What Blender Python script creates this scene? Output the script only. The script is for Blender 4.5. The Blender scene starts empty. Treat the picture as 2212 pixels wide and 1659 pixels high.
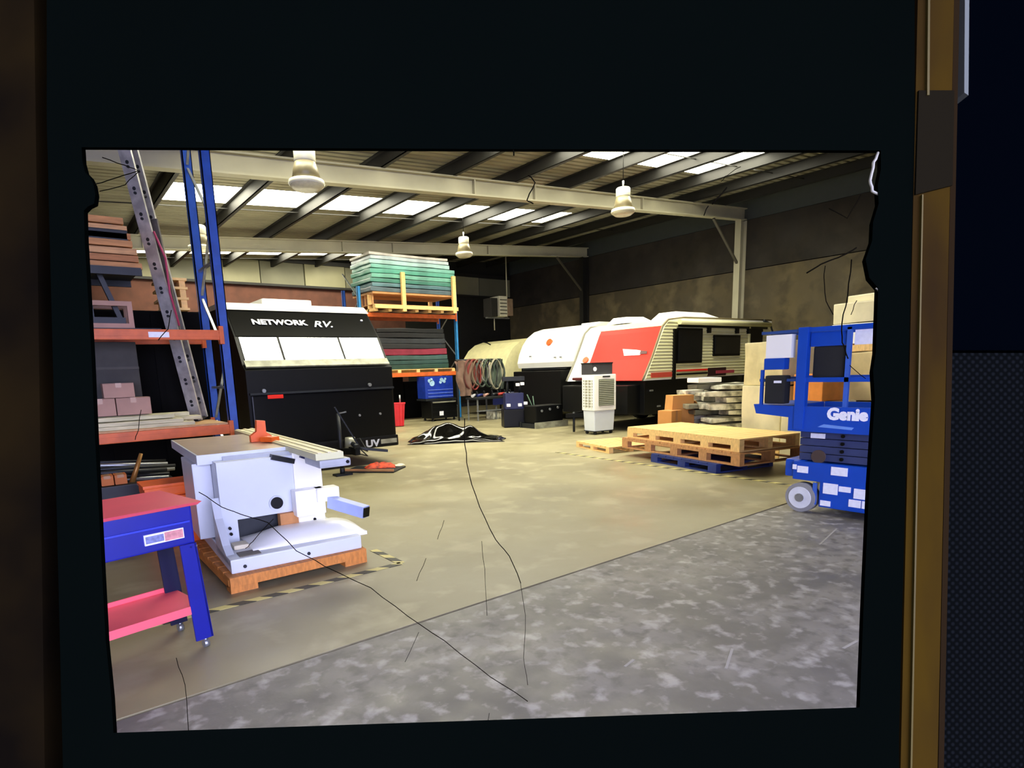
import bpy, bmesh, math, random
from math import sin, cos, pi, radians, atan, sqrt
from mathutils import Vector, Matrix, noise
random.seed(7)
S = bpy.context.scene
COL = S.collection

# ---------------------------------------------------------------- camera
cam_d = bpy.data.cameras.new('camera'); cam = bpy.data.objects.new('camera', cam_d); COL.objects.link(cam)
FPX = 1276.0
cam_d.sensor_width = 36.0; cam_d.lens = FPX / 2212 * 36.0
cam_d.shift_x = (1106 - 1050) / 2212; cam_d.shift_y = (1026 - 829.5) / 2212
cam_d.clip_start = 0.005; cam_d.clip_end = 200
yaw, pit, rol = radians(36.8), atan(226 / FPX), atan(.035)
F = Vector((sin(yaw) * cos(pit), cos(yaw) * cos(pit), -sin(pit)))
R0 = Vector((cos(yaw), -sin(yaw), 0)); U0 = R0.cross(F)
CU = U0 * cos(rol) + R0 * sin(rol); CR = R0 * cos(rol) - U0 * sin(rol)
CAMP = Vector((0, 0, 1.6))
cam.matrix_world = Matrix((( CR.x, CU.x, -F.x, CAMP.x), (CR.y, CU.y, -F.y, CAMP.y), (CR.z, CU.z, -F.z, CAMP.z), (0, 0, 0, 1)))
S.camera = cam

# ---------------------------------------------------------------- world, daylight, exposure
S.view_settings.view_transform = 'Standard'; S.view_settings.look = 'None'
S.view_settings.gamma = 1.0; S.view_settings.use_curve_mapping = False
S.view_settings.exposure = 0.12
W = bpy.data.worlds.new('sky'); S.world = W; W.use_nodes = True
bg = W.node_tree.nodes['Background']; bg.inputs[0].default_value = (.62, .64, 1.0, 1); bg.inputs[1].default_value = 11.5
pl = bpy.data.lights.new('doorway_daylight', 'AREA'); po = bpy.data.objects.new('doorway_daylight', pl); COL.objects.link(po)
pl.shape = 'RECTANGLE'; pl.size = 9.5; pl.size_y = 4.2; pl.cycles.is_portal = True
po.location = (-1.25, -2.95, 2.1); po.rotation_euler = (radians(90), 0, pi)      # a portal: only guides the sky light through the doorway
SKYLIGHT = 19.0

# ---------------------------------------------------------------- materials
def lin(h):
    if isinstance(h, str):
        h = h.lstrip('#'); h = [int(h[i:i + 2], 16) / 255 for i in (0, 2, 4)]
    return tuple(c / 12.92 if c <= .04045 else ((c + .055) / 1.055) ** 2.4 for c in h)
MATS = {}
def nd(nt, t, **k):
    n = nt.nodes.new(t)
    for a, b in k.items(): setattr(n, a, b)
    return n
def mat(name, col, rough=.6, metal=0, var=.12, scale=6, bump=0, bscale=40, col2=None, spec=None, stretch=(1, 1, 1), emit=0, coat=0):
    if name in MATS: return MATS[name]
    m = bpy.data.materials.new(name); m.use_nodes = True; nt = m.node_tree; b = nt.nodes['Principled BSDF']
    c = lin(col); c2 = lin(col2) if col2 else tuple(x * (1 - var) for x in c)
    tc = nd(nt, 'ShaderNodeTexCoord'); mp = nd(nt, 'ShaderNodeMapping'); mp.inputs['Scale'].default_value = stretch
    nz = nd(nt, 'ShaderNodeTexNoise'); nz.inputs['Scale'].default_value = scale; nz.inputs['Detail'].default_value = 5
    rp = nd(nt, 'ShaderNodeValToRGB'); rp.color_ramp.elements[0].position = .35; rp.color_ramp.elements[1].position = .65
    rp.color_ramp.elements[0].color = (*c2, 1); rp.color_ramp.elements[1].color = (*c, 1)
    L = nt.links.new
    L(tc.outputs['Object'], mp.inputs[0]); L(mp.outputs[0], nz.inputs['Vector']); L(nz.outputs['Fac'], rp.inputs[0]); L(rp.outputs[0], b.inputs['Base Color'])
    b.inputs['Roughness'].default_value = rough; b.inputs['Metallic'].default_value = metal
    if spec is not None: b.inputs['Specular IOR Level'].default_value = spec
    if coat: b.inputs['Coat Weight'].default_value = coat
    if emit: b.inputs['Emission Color'].default_value = (*c, 1); b.inputs['Emission Strength'].default_value = emit
    if bump:
        n2 = nd(nt, 'ShaderNodeTexNoise'); n2.inputs['Scale'].default_value = bscale; bp = nd(nt, 'ShaderNodeBump'); bp.inputs['Strength'].default_value = bump
        L(mp.outputs[0], n2.inputs['Vector']); L(n2.outputs['Fac'], bp.inputs['Height']); L(bp.outputs[0], b.inputs['Normal'])
    MATS[name] = m; return m

M_blue = mat('rack_blue', '#1a4fae', .45, var=.25, scale=9)
M_blue2 = mat('rack_light_blue', '#2f86c8', .45, var=.3, scale=5)
M_orange = mat('beam_orange', '#dc6628', .5, var=.25, scale=7)
M_steel = mat('galvanised', '#a9adb0', .35, .7, var=.25, scale=14)
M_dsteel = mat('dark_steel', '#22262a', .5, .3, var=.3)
M_black = mat('black_paint', '#07080a', .45, var=.3, spec=.25)
M_bgloss = mat('black_gloss', '#060708', .3, var=.2, spec=.25)
M_rubber = mat('rubber', '#16171a', .8, var=.3)
M_ply = mat('chipboard', '#c9a070', .7, var=.2, scale=20, stretch=(1, 4, 1))
M_pine = mat('pine', '#f6cc84', .65, var=.22, scale=5, stretch=(1, 9, 3), bump=.15)
M_pined = mat('pine_dull', '#c9925c', .7, var=.3, scale=5, stretch=(1, 9, 3), bump=.2)
M_pine2 = mat('pine_orange', '#d8893c', .65, var=.3, scale=5, stretch=(9, 1, 3), bump=.2)
M_white = mat('white_enamel', '#d4dae2', .35, var=.06, scale=3)
M_whitec = mat('white_fibreglass', '#fbfaf2', .3, var=.03, scale=2)
M_cream = mat('cream_cladding', '#dcd9a8', .45, var=.08, scale=3)
M_creamw = mat('cream_wrap', '#efe6bd', .35, var=.22, scale=2.5, bump=.5, bscale=6)
M_carton = mat('carton', '#c98f4e', .75, var=.12, scale=3)
M_cartonp = mat('carton_pale', '#b08a78', .75, var=.2, scale=3)
M_redp = mat('red_paint', '#ea2a1c', .5, var=.06, scale=3, spec=.25)
M_redt = mat('red_tool', '#f8606e', .4, var=.08, scale=3)
M_dblue = mat('deep_blue_paint', '#081488', .4, var=.12, scale=4)
M_genie = mat('lift_blue', '#0a48b4', .38, var=.1, scale=4)
M_slate = mat('slate_blue_steel', '#39446e', .5, .2, var=.2)
M_glass = mat('dark_glass', '#0c0f12', .12, var=.1, spec=.6)
M_sticker = mat('sticker_white', '#eef0f8', .5, var=.08, scale=30)
M_letter = mat('lettering_white', '#f4f6fa', .5, var=.02)
M_orgp = mat('orange_plastic', '#f76a20', .45, var=.18, scale=5)
M_silver = mat('silver_wrap', '#f0eedc', .3, .15, col2='#75756a', scale=6, bump=.9, bscale=7)  # pale and grey mottling paints the glints of the wrap into its colour
M_silver2 = mat('grey_profile', '#a8a894', .35, .3, var=.4, scale=7, bump=.4, bscale=7)
M_brown = mat('brown_cloth', '#7a5f50', .9, var=.25, bump=.4, bscale=12)
M_galvr = mat('roof_sheet', '#8d8872', .6, .1, var=.25, scale=1.2)
M_raft = mat('rafter_paint', '#aba68c', .6, var=.12, scale=1.5)
M_purl = mat('purlin_steel', '#1b1a17', .6, .1, var=.3)
M_lamp = mat('lamp_acrylic', '#e8e6cc', .3, var=.1)
M_lampd = mat('lamp_band', '#7a7052', .4, var=.2)
M_alu = mat('aluminium', '#b9b7b4', .4, .4, var=.4, scale=8)

def concrete(name, base, dark, light, patch, flake, rough, lo=.5):
    m = bpy.data.materials.new(name); m.use_nodes = True; nt = m.node_tree; b = nt.nodes['Principled BSDF']; L = nt.links.new
    tc = nd(nt, 'ShaderNodeTexCoord')
    def nz(sc, det=6, dist=0):
        n = nd(nt, 'ShaderNodeTexNoise'); n.inputs['Scale'].default_value = sc; n.inputs['Detail'].default_value = det; n.inputs['Distortion'].default_value = dist
        L(tc.outputs['Object'], n.inputs['Vector']); return n.outputs['Fac']
    def ramp(src, p0, p1, a=(0, 0, 0), c=(1, 1, 1)):
        r = nd(nt, 'ShaderNodeValToRGB'); r.color_ramp.elements[0].position = p0; r.color_ramp.elements[1].position = p1
        r.color_ramp.elements[0].color = (*a, 1); r.color_ramp.elements[1].color = (*c, 1); L(src, r.inputs[0]); return r.outputs[0]
    def mix(f, a, c):
        x = nd(nt, 'ShaderNodeMix', data_type='RGBA'); L(f, x.inputs[0])
        for i, v in ((6, a), (7, c)):
            if isinstance(v, tuple): x.inputs[i].default_value = (*v, 1)
            else: L(v, x.inputs[i])
        return x.outputs[2]
    c = mix(ramp(nz(patch, 8, .4), .38, .64), lin(dark), lin(base))
    c = mix(ramp(nz(patch * 6, 10, .2), .47, .66), c, lin(dark)) if lo else c
    c = mix(ramp(nz(flake, 12, .15), .53, .68), c, lin(light))
    L(c, b.inputs['Base Color'])
    L(ramp(nz(patch * 2), .3, .7, (rough - .12,) * 3, (rough + .15,) * 3), b.inputs['Roughness'])
    b.inputs['Specular IOR Level'].default_value = .55
    bp = nd(nt, 'ShaderNodeBump'); bp.inputs['Strength'].default_value = .12; bp.inputs['Distance'].default_value = .02; L(nz(flake * 2), bp.inputs['Height']); L(bp.outputs[0], b.inputs['Normal'])
    MATS[name] = m; return m
M_floorN = concrete('concrete_near', '#87837a', '#67645c', '#a19d96', 1.7, 8.5, .55)
M_floorF = concrete('concrete_far', '#968e6c', '#837b5e', '#a09878', .45, 2.2, .42, 0)
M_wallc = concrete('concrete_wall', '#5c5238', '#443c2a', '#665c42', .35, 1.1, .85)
M_walld = concrete('concrete_wall_shaded', '#2e281e', '#201c17', '#342e24', .35, 1.1, .9)  # same wall in a darker colour, for the shade under the roof
M_brick = mat('brick', '#5e382a', .85, var=.3, scale=3, bump=.3, bscale=30)
M_clad = mat('wall_cladding', '#8b8768', .6, var=.15, scale=1.2); M_clad2 = mat('wall_cladding_dull', '#6e6c56', .6, var=.15, scale=1.2)
M_dark = mat('dark_wall', '#15140f', .9, var=.3)

def tape_mat():
    m = bpy.data.materials.new('hazard_tape'); m.use_nodes = True; nt = m.node_tree; b = nt.nodes['Principled BSDF']; L = nt.links.new
    tc = nd(nt, 'ShaderNodeTexCoord'); w = nd(nt, 'ShaderNodeTexWave', bands_direction='DIAGONAL'); w.inputs['Scale'].default_value = 2.6
    w.inputs['Distortion'].default_value = .5; w.inputs['Detail Scale'].default_value = 2
    r = nd(nt, 'ShaderNodeValToRGB'); r.color_ramp.interpolation = 'LINEAR'
    r.color_ramp.elements[0].position = .46; r.color_ramp.elements[0].color = (*lin('#2c2a20'), 1)
    r.color_ramp.elements[1].position = .54; r.color_ramp.elements[1].color = (*lin('#c9bd78'), 1)
    L(tc.outputs['Object'], w.inputs[0]); L(w.outputs[0], r.inputs[0]); L(r.outputs[0], b.inputs['Base Color']); b.inputs['Roughness'].default_value = .6
    return m
M_tape = tape_mat()

def skylight_mat():
    m = bpy.data.materials.new('translucent_skylight'); m.use_nodes = True; nt = m.node_tree
    nt.nodes.clear(); o = nd(nt, 'ShaderNodeOutputMaterial'); e = nd(nt, 'ShaderNodeEmission')
    e.inputs[0].default_value = (1, .955, .74, 1); e.inputs[1].default_value = SKYLIGHT; nt.links.new(e.outputs[0], o.inputs[0]); return m
M_sky = skylight_mat()

# ---------------------------------------------------------------- mesh building
class MB:
    def __init__(s): s.bm = bmesh.new()
    def _x(s, vs, M):
        if M is not None:
            for v in vs: v.co = M @ v.co
        return s
    def box(s, c, d, rz=0, ry=0, rx=0, bev=0, taper=None):
        r = bmesh.ops.create_cube(s.bm, size=1); vs = r['verts']
        for v in vs:
            k = 1
            if taper and v.co.z < 0: k = taper
            v.co = Vector((v.co.x * d[0] * k, v.co.y * d[1] * k, v.co.z * d[2]))
        if bev:
            es = list({e for v in vs for e in v.link_edges})
            rr = bmesh.ops.bevel(s.bm, geom=es, offset=bev, segments=2, affect='EDGES', profile=.7)
            vs = list({v for f in rr['faces'] for v in f.verts} | {v for v in vs if v.is_valid})
        M = Matrix.Translation(c) @ Matrix.Rotation(rz, 4, 'Z') @ Matrix.Rotation(ry, 4, 'Y') @ Matrix.Rotation(rx, 4, 'X')
        return s._x(vs, M)
    def bx(s, x0, x1, y0, y1, z0, z1, bev=0):
        return s.box(((x0 + x1) / 2, (y0 + y1) / 2, (z0 + z1) / 2), (abs(x1 - x0), abs(y1 - y0), abs(z1 - z0)), bev=bev)
    def bar(s, a, b, w, h=None):
        a, b = Vector(a), Vector(b); d = b - a; h = h or w
        q = d.to_track_quat('Z', 'Y').to_matrix().to_4x4()
        r = bmesh.ops.create_cube(s.bm, size=1)
        for v in r['verts']: v.co = Vector((v.co.x * w, v.co.y * h, v.co.z * d.length))
        return s._x(r['verts'], Matrix.Translation((a + b) / 2) @ q)
    def cyl(s, a, b, r1, r2=None, n=16, caps=True):
        a, b = Vector(a), Vector(b); d = b - a; r2 = r1 if r2 is None else r2
        q = d.to_track_quat('Z', 'Y').to_matrix().to_4x4()
        r = bmesh.ops.create_cone(s.bm, cap_ends=caps, segments=n, radius1=r1, radius2=r2, depth=d.length)
        for f in {f for v in r['verts'] for f in v.link_faces}:
            if len(f.verts) == 4: f.smooth = True
        return s._x(r['verts'], Matrix.Translation((a + b) / 2) @ q)
    def tube(s, pts, r, n=8):
        pts = [Vector(p) for p in pts]; rings = []
        for i, p in enumerate(pts):
            t = (pts[min(i + 1, len(pts) - 1)] - pts[max(i - 1, 0)]).normalized()
            u = t.orthogonal().normalized() if i == 0 else (u - t * u.dot(t)).normalized()
            w = t.cross(u); rr = r[i] if isinstance(r, (list, tuple)) else r
            rings.append([s.bm.verts.new(p + (u * cos(2 * pi * k / n) + w * sin(2 * pi * k / n)) * rr) for k in range(n)])
        for a, b in zip(rings, rings[1:]):
            for k in range(n):
                f = s.bm.faces.new((a[k], a[(k + 1) % n], b[(k + 1) % n], b[k])); f.smooth = True
        s.bm.faces.new(rings[0][::-1]); s.bm.faces.new(rings[-1]); return s
    def lathe(s, prof, c=(0, 0, 0), n=28, smooth=True, cap=True):
        rings = [[s.bm.verts.new(Vector(c) + Vector((r * cos(2 * pi * k / n), r * sin(2 * pi * k / n), z))) for k in range(n)] for r, z in prof]
        for a, b in zip(rings, rings[1:]):
            for k in range(n):
                f = s.bm.faces.new((a[k], a[(k + 1) % n], b[(k + 1) % n], b[k])); f.smooth = smooth
        if cap: s.bm.faces.new(rings[0][::-1]); s.bm.faces.new(rings[-1])
        return s
    def hexa(s, P):      # 8 corners: bottom 0-3 ccw, top 4-7 ccw
        v = [s.bm.verts.new(p) for p in P]
        for q in ((3, 2, 1, 0), (4, 5, 6, 7), (0, 1, 5, 4), (1, 2, 6, 5), (2, 3, 7, 6), (3, 0, 4, 7)): s.bm.faces.new([v[i] for i in q])
        return s
    def prism(s, poly, off):      # poly: planar list of 3D points, off: extrusion vector
        off = Vector(off); a = [s.bm.verts.new(p) for p in poly]; b = [s.bm.verts.new(Vector(p) + off) for p in poly]; n = len(a)
        s.bm.faces.new(a[::-1]); s.bm.faces.new(b)
        for i in range(n): s.bm.faces.new((a[i], a[(i + 1) % n], b[(i + 1) % n], b[i]))
        return s
    def slab(s, fn, nu, nv, th, smooth=True):      # sheet with thickness from fn(u,v)
        top = [[s.bm.verts.new(fn(i / nu, j / nv)) for j in range(nv + 1)] for i in range(nu + 1)]
        bot = [[s.bm.verts.new(Vector(fn(i / nu, j / nv)) - Vector((0, 0, th))) for j in range(nv + 1)] for i in range(nu + 1)]
        for i in range(nu):
            for j in range(nv):
                f = s.bm.faces.new((top[i][j], top[i + 1][j], top[i + 1][j + 1], top[i][j + 1])); f.smooth = smooth
                s.bm.faces.new((bot[i][j + 1], bot[i + 1][j + 1], bot[i + 1][j], bot[i][j]))
        for i in range(nu):
            s.bm.faces.new((top[i][0], bot[i][0], bot[i + 1][0], top[i + 1][0])); s.bm.faces.new((top[i + 1][nv], bot[i + 1][nv], bot[i][nv], top[i][nv]))
        for j in range(nv):
            s.bm.faces.new((top[0][j + 1], bot[0][j + 1], bot[0][j], top[0][j])); s.bm.faces.new((top[nu][j], bot[nu][j], bot[nu][j + 1], top[nu][j + 1]))
        return s
    def wobble(s, amp, sc, seed=0):
        for v in s.bm.verts: v.co += noise.noise_vector(v.co * sc + Vector((seed, seed * 2, 0))) * amp
        return s
    def sub(s, cuts):
        bmesh.ops.subdivide_edges(s.bm, edges=s.bm.edges[:], cuts=cuts, use_grid_fill=True); return s
    def smooth(s):
        for f in s.bm.faces: f.smooth = True
        return s
    def build(s, name, m, parent=None, loc=(0, 0, 0), rz=0, rot=None, label=None):
        bmesh.ops.recalc_face_normals(s.bm, faces=s.bm.faces[:])
        me = bpy.data.meshes.new(name); s.bm.to_mesh(me); s.bm.free(); me.materials.append(m)
        o = bpy.data.objects.new(name, me); COL.objects.link(o); o.location = loc; o.rotation_euler = rot or (0, 0, rz)
        if parent: o.parent = parent
        if label: o['label'] = label
        return o
def tag(o, label=None, cat=None, group=None, kind=None):
    for k, v in (('label', label), ('category', cat), ('group', group), ('kind', kind)):
        if v: o[k] = v
    return o
def thing(name, label, cat, loc=(0, 0, 0), rz=0, group=None, rot=None):
    o = bpy.data.objects.new(name, None); COL.objects.link(o); o.location = loc; o.rotation_euler = rot or (0, 0, rz); o.empty_display_size = .1
    return tag(o, label, cat, group)
def struct(name, loc=(0, 0, 0)):
    o = bpy.data.objects.new(name, None); COL.objects.link(o); o.location = loc; o['kind'] = 'structure'; return o
def copy_tree(o, parent=None):
    c = o.copy(); COL.objects.link(c); c.parent = parent
    for ch in list(o.children): copy_tree(ch, c)
    return c
def text(name, body, size, m, parent, loc, rot, ext=.004, bold=0, shear=0, align='LEFT', spacing=1, label=None, sx=1):
    cu = bpy.data.curves.new(name, 'FONT'); cu.body = body; cu.size = size; cu.extrude = ext; cu.offset = bold; cu.shear = shear; cu.align_x = align; cu.space_character = spacing; cu.resolution_u = 3
    t = bpy.data.objects.new(name + '_tmp', cu); me = bpy.data.meshes.new_from_object(t); bpy.data.objects.remove(t); bpy.data.curves.remove(cu)
    me.materials.clear(); me.materials.append(m); me.name = name
    o = bpy.data.objects.new(name, me); COL.objects.link(o); o.parent = parent; o.location = loc; o.rotation_euler = rot; o.scale = (sx, 1, 1)
    if label: o['label'] = label
    return o
FRONT = (radians(90), 0, 0)            # text facing -Y

# ================================================================= STRUCTURE
XR, XL, YB, YF = 18.5, -6.0, 22.4, -3.0
BAYS = [-2.5, 4.1, 10.7, 17.4]         # portal frames
def rz_(x): return 4.66 + .07 * x      # underside of rafters
fl = struct('floor')
JY = 3.18
MB().bx(XL, XR, YF, JY - .012, -.2, 0).build('slab', M_floorN, fl, label='worn grey slab in the foreground')
MB().bx(XL, XR, JY + .012, YB, -.2, 0).build('slab', M_floorF, fl, label='smoother olive slab behind the joint')
MB().bx(XL, XR, JY - .012, JY + .012, -.2, -.012).build('joint_filler', mat('joint', '#3c3830', .9), fl)
MB().bx(XL, XR, -14, YF, -.2, -.01).build('apron', M_floorN, fl)

wr = struct('wall_right')
ys = [YF, 4.1, 10.7, 17.4, YB]
for a, b in zip(ys, ys[1:]):
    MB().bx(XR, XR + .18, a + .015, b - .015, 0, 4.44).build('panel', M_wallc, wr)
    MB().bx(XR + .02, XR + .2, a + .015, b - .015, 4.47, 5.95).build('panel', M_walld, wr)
    MB().bx(XR + .04, XR + .14, a, b, 5.96, 6.7).build('fascia', mat('fascia', '#363c3a', .6), wr)
MB().bx(XR + .16, XR + .3, YF - .2, YB + .2, 0, 6.7).build('backing', M_dark, wr)
for y in BAYS[1:]:
    p = MB(); p.bx(XR - .34, XR - .02, y - .01, y + .01, 0, 5.93).bx(XR - .35, XR - .33, y - .1, y + .1, 0, 5.93).bx(XR - .03, XR - .005, y - .1, y + .1, 0, 5.93)
    p.build('column', M_raft if y < 15 else M_purl, wr)
    MB().bar((XR - .3, y, 4.62), (XR - 1.7, y, 5.82), .07, .05).build('knee_brace', mat('brace_dull', '#4a463a', .7), wr)

wb = struct('wall_back')
MB().bx(XL, 12.8, YB, YB + .2, 0, 4.93).build('brickwork', M_brick, wb)
MB().bx(12.8, XR + .3, YB, YB + .2, 0, 4.93).build('dark_opening', M_dark, wb)
x = XL
k = 0
while x < XR - .1:
    w = min(1.62, XR - x); MB().bx(x + .02, x + w - .02, YB - .05 - .03 * (k % 2), YB + .1, 4.95, 5.72).build('cladding_panel', M_clad if k % 2 else M_clad2, wb); x += w; k += 1
MB().bx(XL, XR + .3, YB + .05, YB + .22, 4.9, 6.7).build('backing', M_dark, wb)
MB().bx(XL, XR, YB - .14, YB - .02, 5.72, 5.86).build('girt', M_purl, wb)
MB().bx(XL, XR, YB - .14, YB - .02, 4.86, 4.94).build('girt', M_purl, wb)
wl = struct('wall_left')
MB().bx(XL - .2, XL, YF, YB, 0, 5.2).build('brickwork', M_brick, wl)
wf = struct('wall_front')
MB().bx(3.5, XR + .3, YF - .2, YF, 0, 7.3).build('pier', M_clad, wf)
MB().bx(XL, 3.5, YF - .2, YF, 4.2, 7.3).build('header', M_clad, wf)

ce = struct('ceiling')
SKYY = [(7.6, 9.3), (13.55, 14.9), (19.9, 21.3)]
def roofz(x): return rz_(x) + .60
def roof_piece(x0, x1, y0, y1, m, name, ribs=True):
    b = MB(); n = max(1, int((y1 - y0) / .2)) if ribs else 1
    pts = []
    for i in range(n):
        y = y0 + (y1 - y0) * i / n; s = (y1 - y0) / n
        pts += [(y, 0), (y + s * .62, 0), (y + s * .72, .035), (y + s * .9, .035)]
    pts.append((y1, 0))
    if not ribs: pts = [(y0, 0), (y1, 0)]
    up = [b.bm.verts.new((x0, y, roofz(x0) + h)) for y, h in pts]; dn = [b.bm.verts.new((x1, y, roofz(x1) + h)) for y, h in pts]
    for i in range(len(pts) - 1): b.bm.faces.new((up[i], up[i + 1], dn[i + 1], dn[i]))
    up2 = [b.bm.verts.new(v.co + Vector((0, 0, .03))) for v in (up[0], up[-1], dn[-1], dn[0])]
    return b.build(name, m, ce)
yy = [YF - .2] + [v for s in SKYY for v in s] + [YB + .2]
for i in range(0, len(yy), 2): roof_piece(XL - .2, XR + .3, yy[i], yy[i + 1], M_galvr, 'roof_sheet')
SX0, SX1 = 2.45, 14.7
for j, (a, b_) in enumerate(SKYY):
    x1 = (14.9, 13.75, 10.5)[j]
    roof_piece(XL - .2, SX0, a, b_, M_galvr, 'roof_sheet'); roof_piece(x1, XR + .3, a, b_, M_galvr, 'roof_sheet')
    roof_piece(SX0, x1, a, b_, M_sky, 'skylight_sheet', ribs=False)
MB().hexa([(XL - .3, YF - .3, roofz(XL) + .06), (XR + .4, YF - .3, roofz(XR) + .1), (XR + .4, YB + .3, roofz(XR) + .1), (XL - .3, YB + .3, roofz(XL) + .06),
           (XL - .3, YF - .3, roofz(XL) + .16), (XR + .4, YF - .3, roofz(XR) + .2), (XR + .4, YB + .3, roofz(XR) + .2), (XL - .3, YB + .3, roofz(XL) + .16)]).build('roof_cover', M_dark, ce)
for y in BAYS:      # I-section rafters
    for zo, th, w in ((0, .03, .2), (.39, .03, .2), (.03, .36, .03)):
        pass
    b = MB()
    for z0, z1, w in ((0, .03, .10), (.32, .35, .10), (.03, .32, .012)):
        b.hexa([(XL, y - w, rz_(XL) + z0), (XR - .02, y - w, rz_(XR) + z0), (XR - .02, y + w, rz_(XR) + z0), (XL, y + w, rz_(XL) + z0),
                (XL, y - w, rz_(XL) + z1), (XR - .02, y - w, rz_(XR) + z1), (XR - .02, y + w, rz_(XR) + z1), (XL, y + w, rz_(XL) + z1)])
    for xs in (2.6, 7.9, 9.6, 13.4): b.bx(xs, xs + .03, y - .09, y + .09, rz_(xs) + .03, rz_(xs) + .32)
    b.build('rafter', M_raft, ce)
px_ = [XL + .4 + 1.63 * i for i in range(15)]
px_ = [2.45 + 1.64 * i for i in range(-5, 11)]
for x in px_:
    if x > XR - .3: continue
    z = rz_(x) + .35
    b = MB(); b.bx(x - .01, x + .01, YF, YB, z, z + .24).bx(x - .01, x + .08, YF, YB, z, z + .012).bx(x - .08, x + .01, YF, YB, z + .228, z + .24)
    b.build('purlin', M_purl, ce)
for y in (7.4, 14.05, 20.6):
    b = MB()
    for x in px_[:-1]:
        if 0 < x < XR - 2: b.bar((x, y + .9, rz_(x) + .5), (x + 1.63, y + .9, rz_(x + 1.63) + .5), .02)
    b.build('bridging_rod', M_purl, ce)

for i, (x, y, a, l) in enumerate(((5.6, 2.3, 0.19, 0.63), (2.84, 1.63, 0.41, 0.25), (3.49, 1.28, -0.07, 0.15), (2.39, 1.95, 0.2, 0.1))):
    MB().box((x, y, .0008), (l, .014, .0012), rz=a).build('paint_scuff', mat('scuff', '#a8a49c', .8), fl)
# hazard tape lines on the floor
def tape(pts, label):
    b = MB()
    for (a, c) in zip(pts, pts[1:]):
        a, c = Vector(a), Vector(c); d = (c - a).normalized(); n = Vector((-d.y, d.x, 0)) * .035
        b.prism([a - n, c - n, c + n, a + n], (0, 0, .003))
    o = b.build('floor_tape', M_tape); tag(o, label, 'tape')
tape([(-1.5, 4.33, .001), (2.3, 4.33, .001), (2.3, 4.85, .001)], 'yellow and black hazard tape on floor in front of the table saw pallet')
tape([(7.62, 3.3, .001), (7.84, 8.2, .001)], 'worn hazard tape line along the floor beside the pine pallets')

# ================================================================= LEFT PALLET RACK
rk = thing('pallet_rack', 'tall blue pallet rack with orange beams at the left, behind the table saw', 'rack', (1.87, 7.76, 0))
for (x, y) in ((0, 0), (0, .9), (-2.82, 0), (-2.82, .9)):
    u = MB(); u.bx(x, x + .11, y, y + .012, 0, 5.0).bx(x, x + .012, y, y + .08, 0, 5.0).bx(x + .1, x + .11, y, y + .08, 0, 5.0)
    u.build('upright', M_blue, rk); MB().bx(x - .03, x + .14, y - .03, y + .11, 0, .012).build('foot_plate', M_dsteel, rk)
for x in (.05, -2.77):
    z = .3; d = 1
    while z < 4.7:
        MB().bar((x, .05, z if d > 0 else z + .75), (x, .9, z + .75 if d > 0 else z), .03, .02).build('brace', M_steel, rk)
        z += .8; d = -d
    for z in (.25, 1.5, 3.0, 4.75): MB().bar((x, .05, z), (x, .9, z), .03).build('brace', M_steel, rk)
for z in (1.0, 2.13):
    for y in (-.02, .92):
        b = MB(); b.bx(-2.72, 0.0, y - .03, y + .03, z - .06, z + .055, bev=.008).bx(-2.72, 0.0, y - .04, y - .03, z - .02, z + .01)
        o = b.build('beam', M_orange, rk)
        MB().bx(-.02, .03, y - .045, y + .03, z - .11, z + .1).build('beam_clip', M_orange, o)
        MB().bx(-2.75, -2.7, y - .045, y + .03, z - .11, z + .1).build('beam_clip', M_orange, o)
    if z > 2: MB().bx(-.77, -.56, -.0625, -.0605, z - .035, z + .025).build('label', M_sticker, rk)
MB().bx(-2.7, -.02, 0, .9, 1.056, 1.075).build('deck', M_ply, rk, label='tan chipboard deck')
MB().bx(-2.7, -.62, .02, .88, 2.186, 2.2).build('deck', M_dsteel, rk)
for y in (-.02, .92): MB().bx(-2.72, -.75, y - .02, y + .02, 2.76, 2.83).build('beam', M_dsteel, rk, label='upper beam coloured dark as if unlit')  # dark steel colour stands in for the missing light up here
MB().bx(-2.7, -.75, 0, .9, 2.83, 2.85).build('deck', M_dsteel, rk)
# boards on the lower deck
for i, (x0, x1, y0, y1, z0, z1, m) in enumerate([(-.9, 1.5, 7.86, 8.0, 1.075, 1.115, M_creamw), (-.9, 1.45, 8.02, 8.17, 1.075, 1.12, M_creamw), (-.9, 1.55, 8.19, 8.34, 1.075, 1.125, M_creamw),
        (-.9, 1.38, 7.87, 8.05, 1.118, 1.16, M_creamw), (-.9, 1.62, 8.08, 8.3, 1.126, 1.17, M_creamw), (-.9, 1.3, 7.95, 8.12, 1.172, 1.215, M_creamw), (-.9, 1.5, 8.14, 8.3, 1.172, 1.22, M_creamw)]):
    o = MB().bx(x0, x1, y0, y1, z0, z1, bev=.004).build('timber_board', mat('pale_timber', '#d6cfa4', .6, var=.35, scale=4, stretch=(1, 6, 6)))
    tag(o, ['bottom front', 'bottom middle', 'bottom rear', 'second layer front', 'second layer rear', 'top front', 'top rear'][i] + ' pale timber board in the stack on the lower orange beam', 'board', 'pale boards on the lower rack level')
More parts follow.
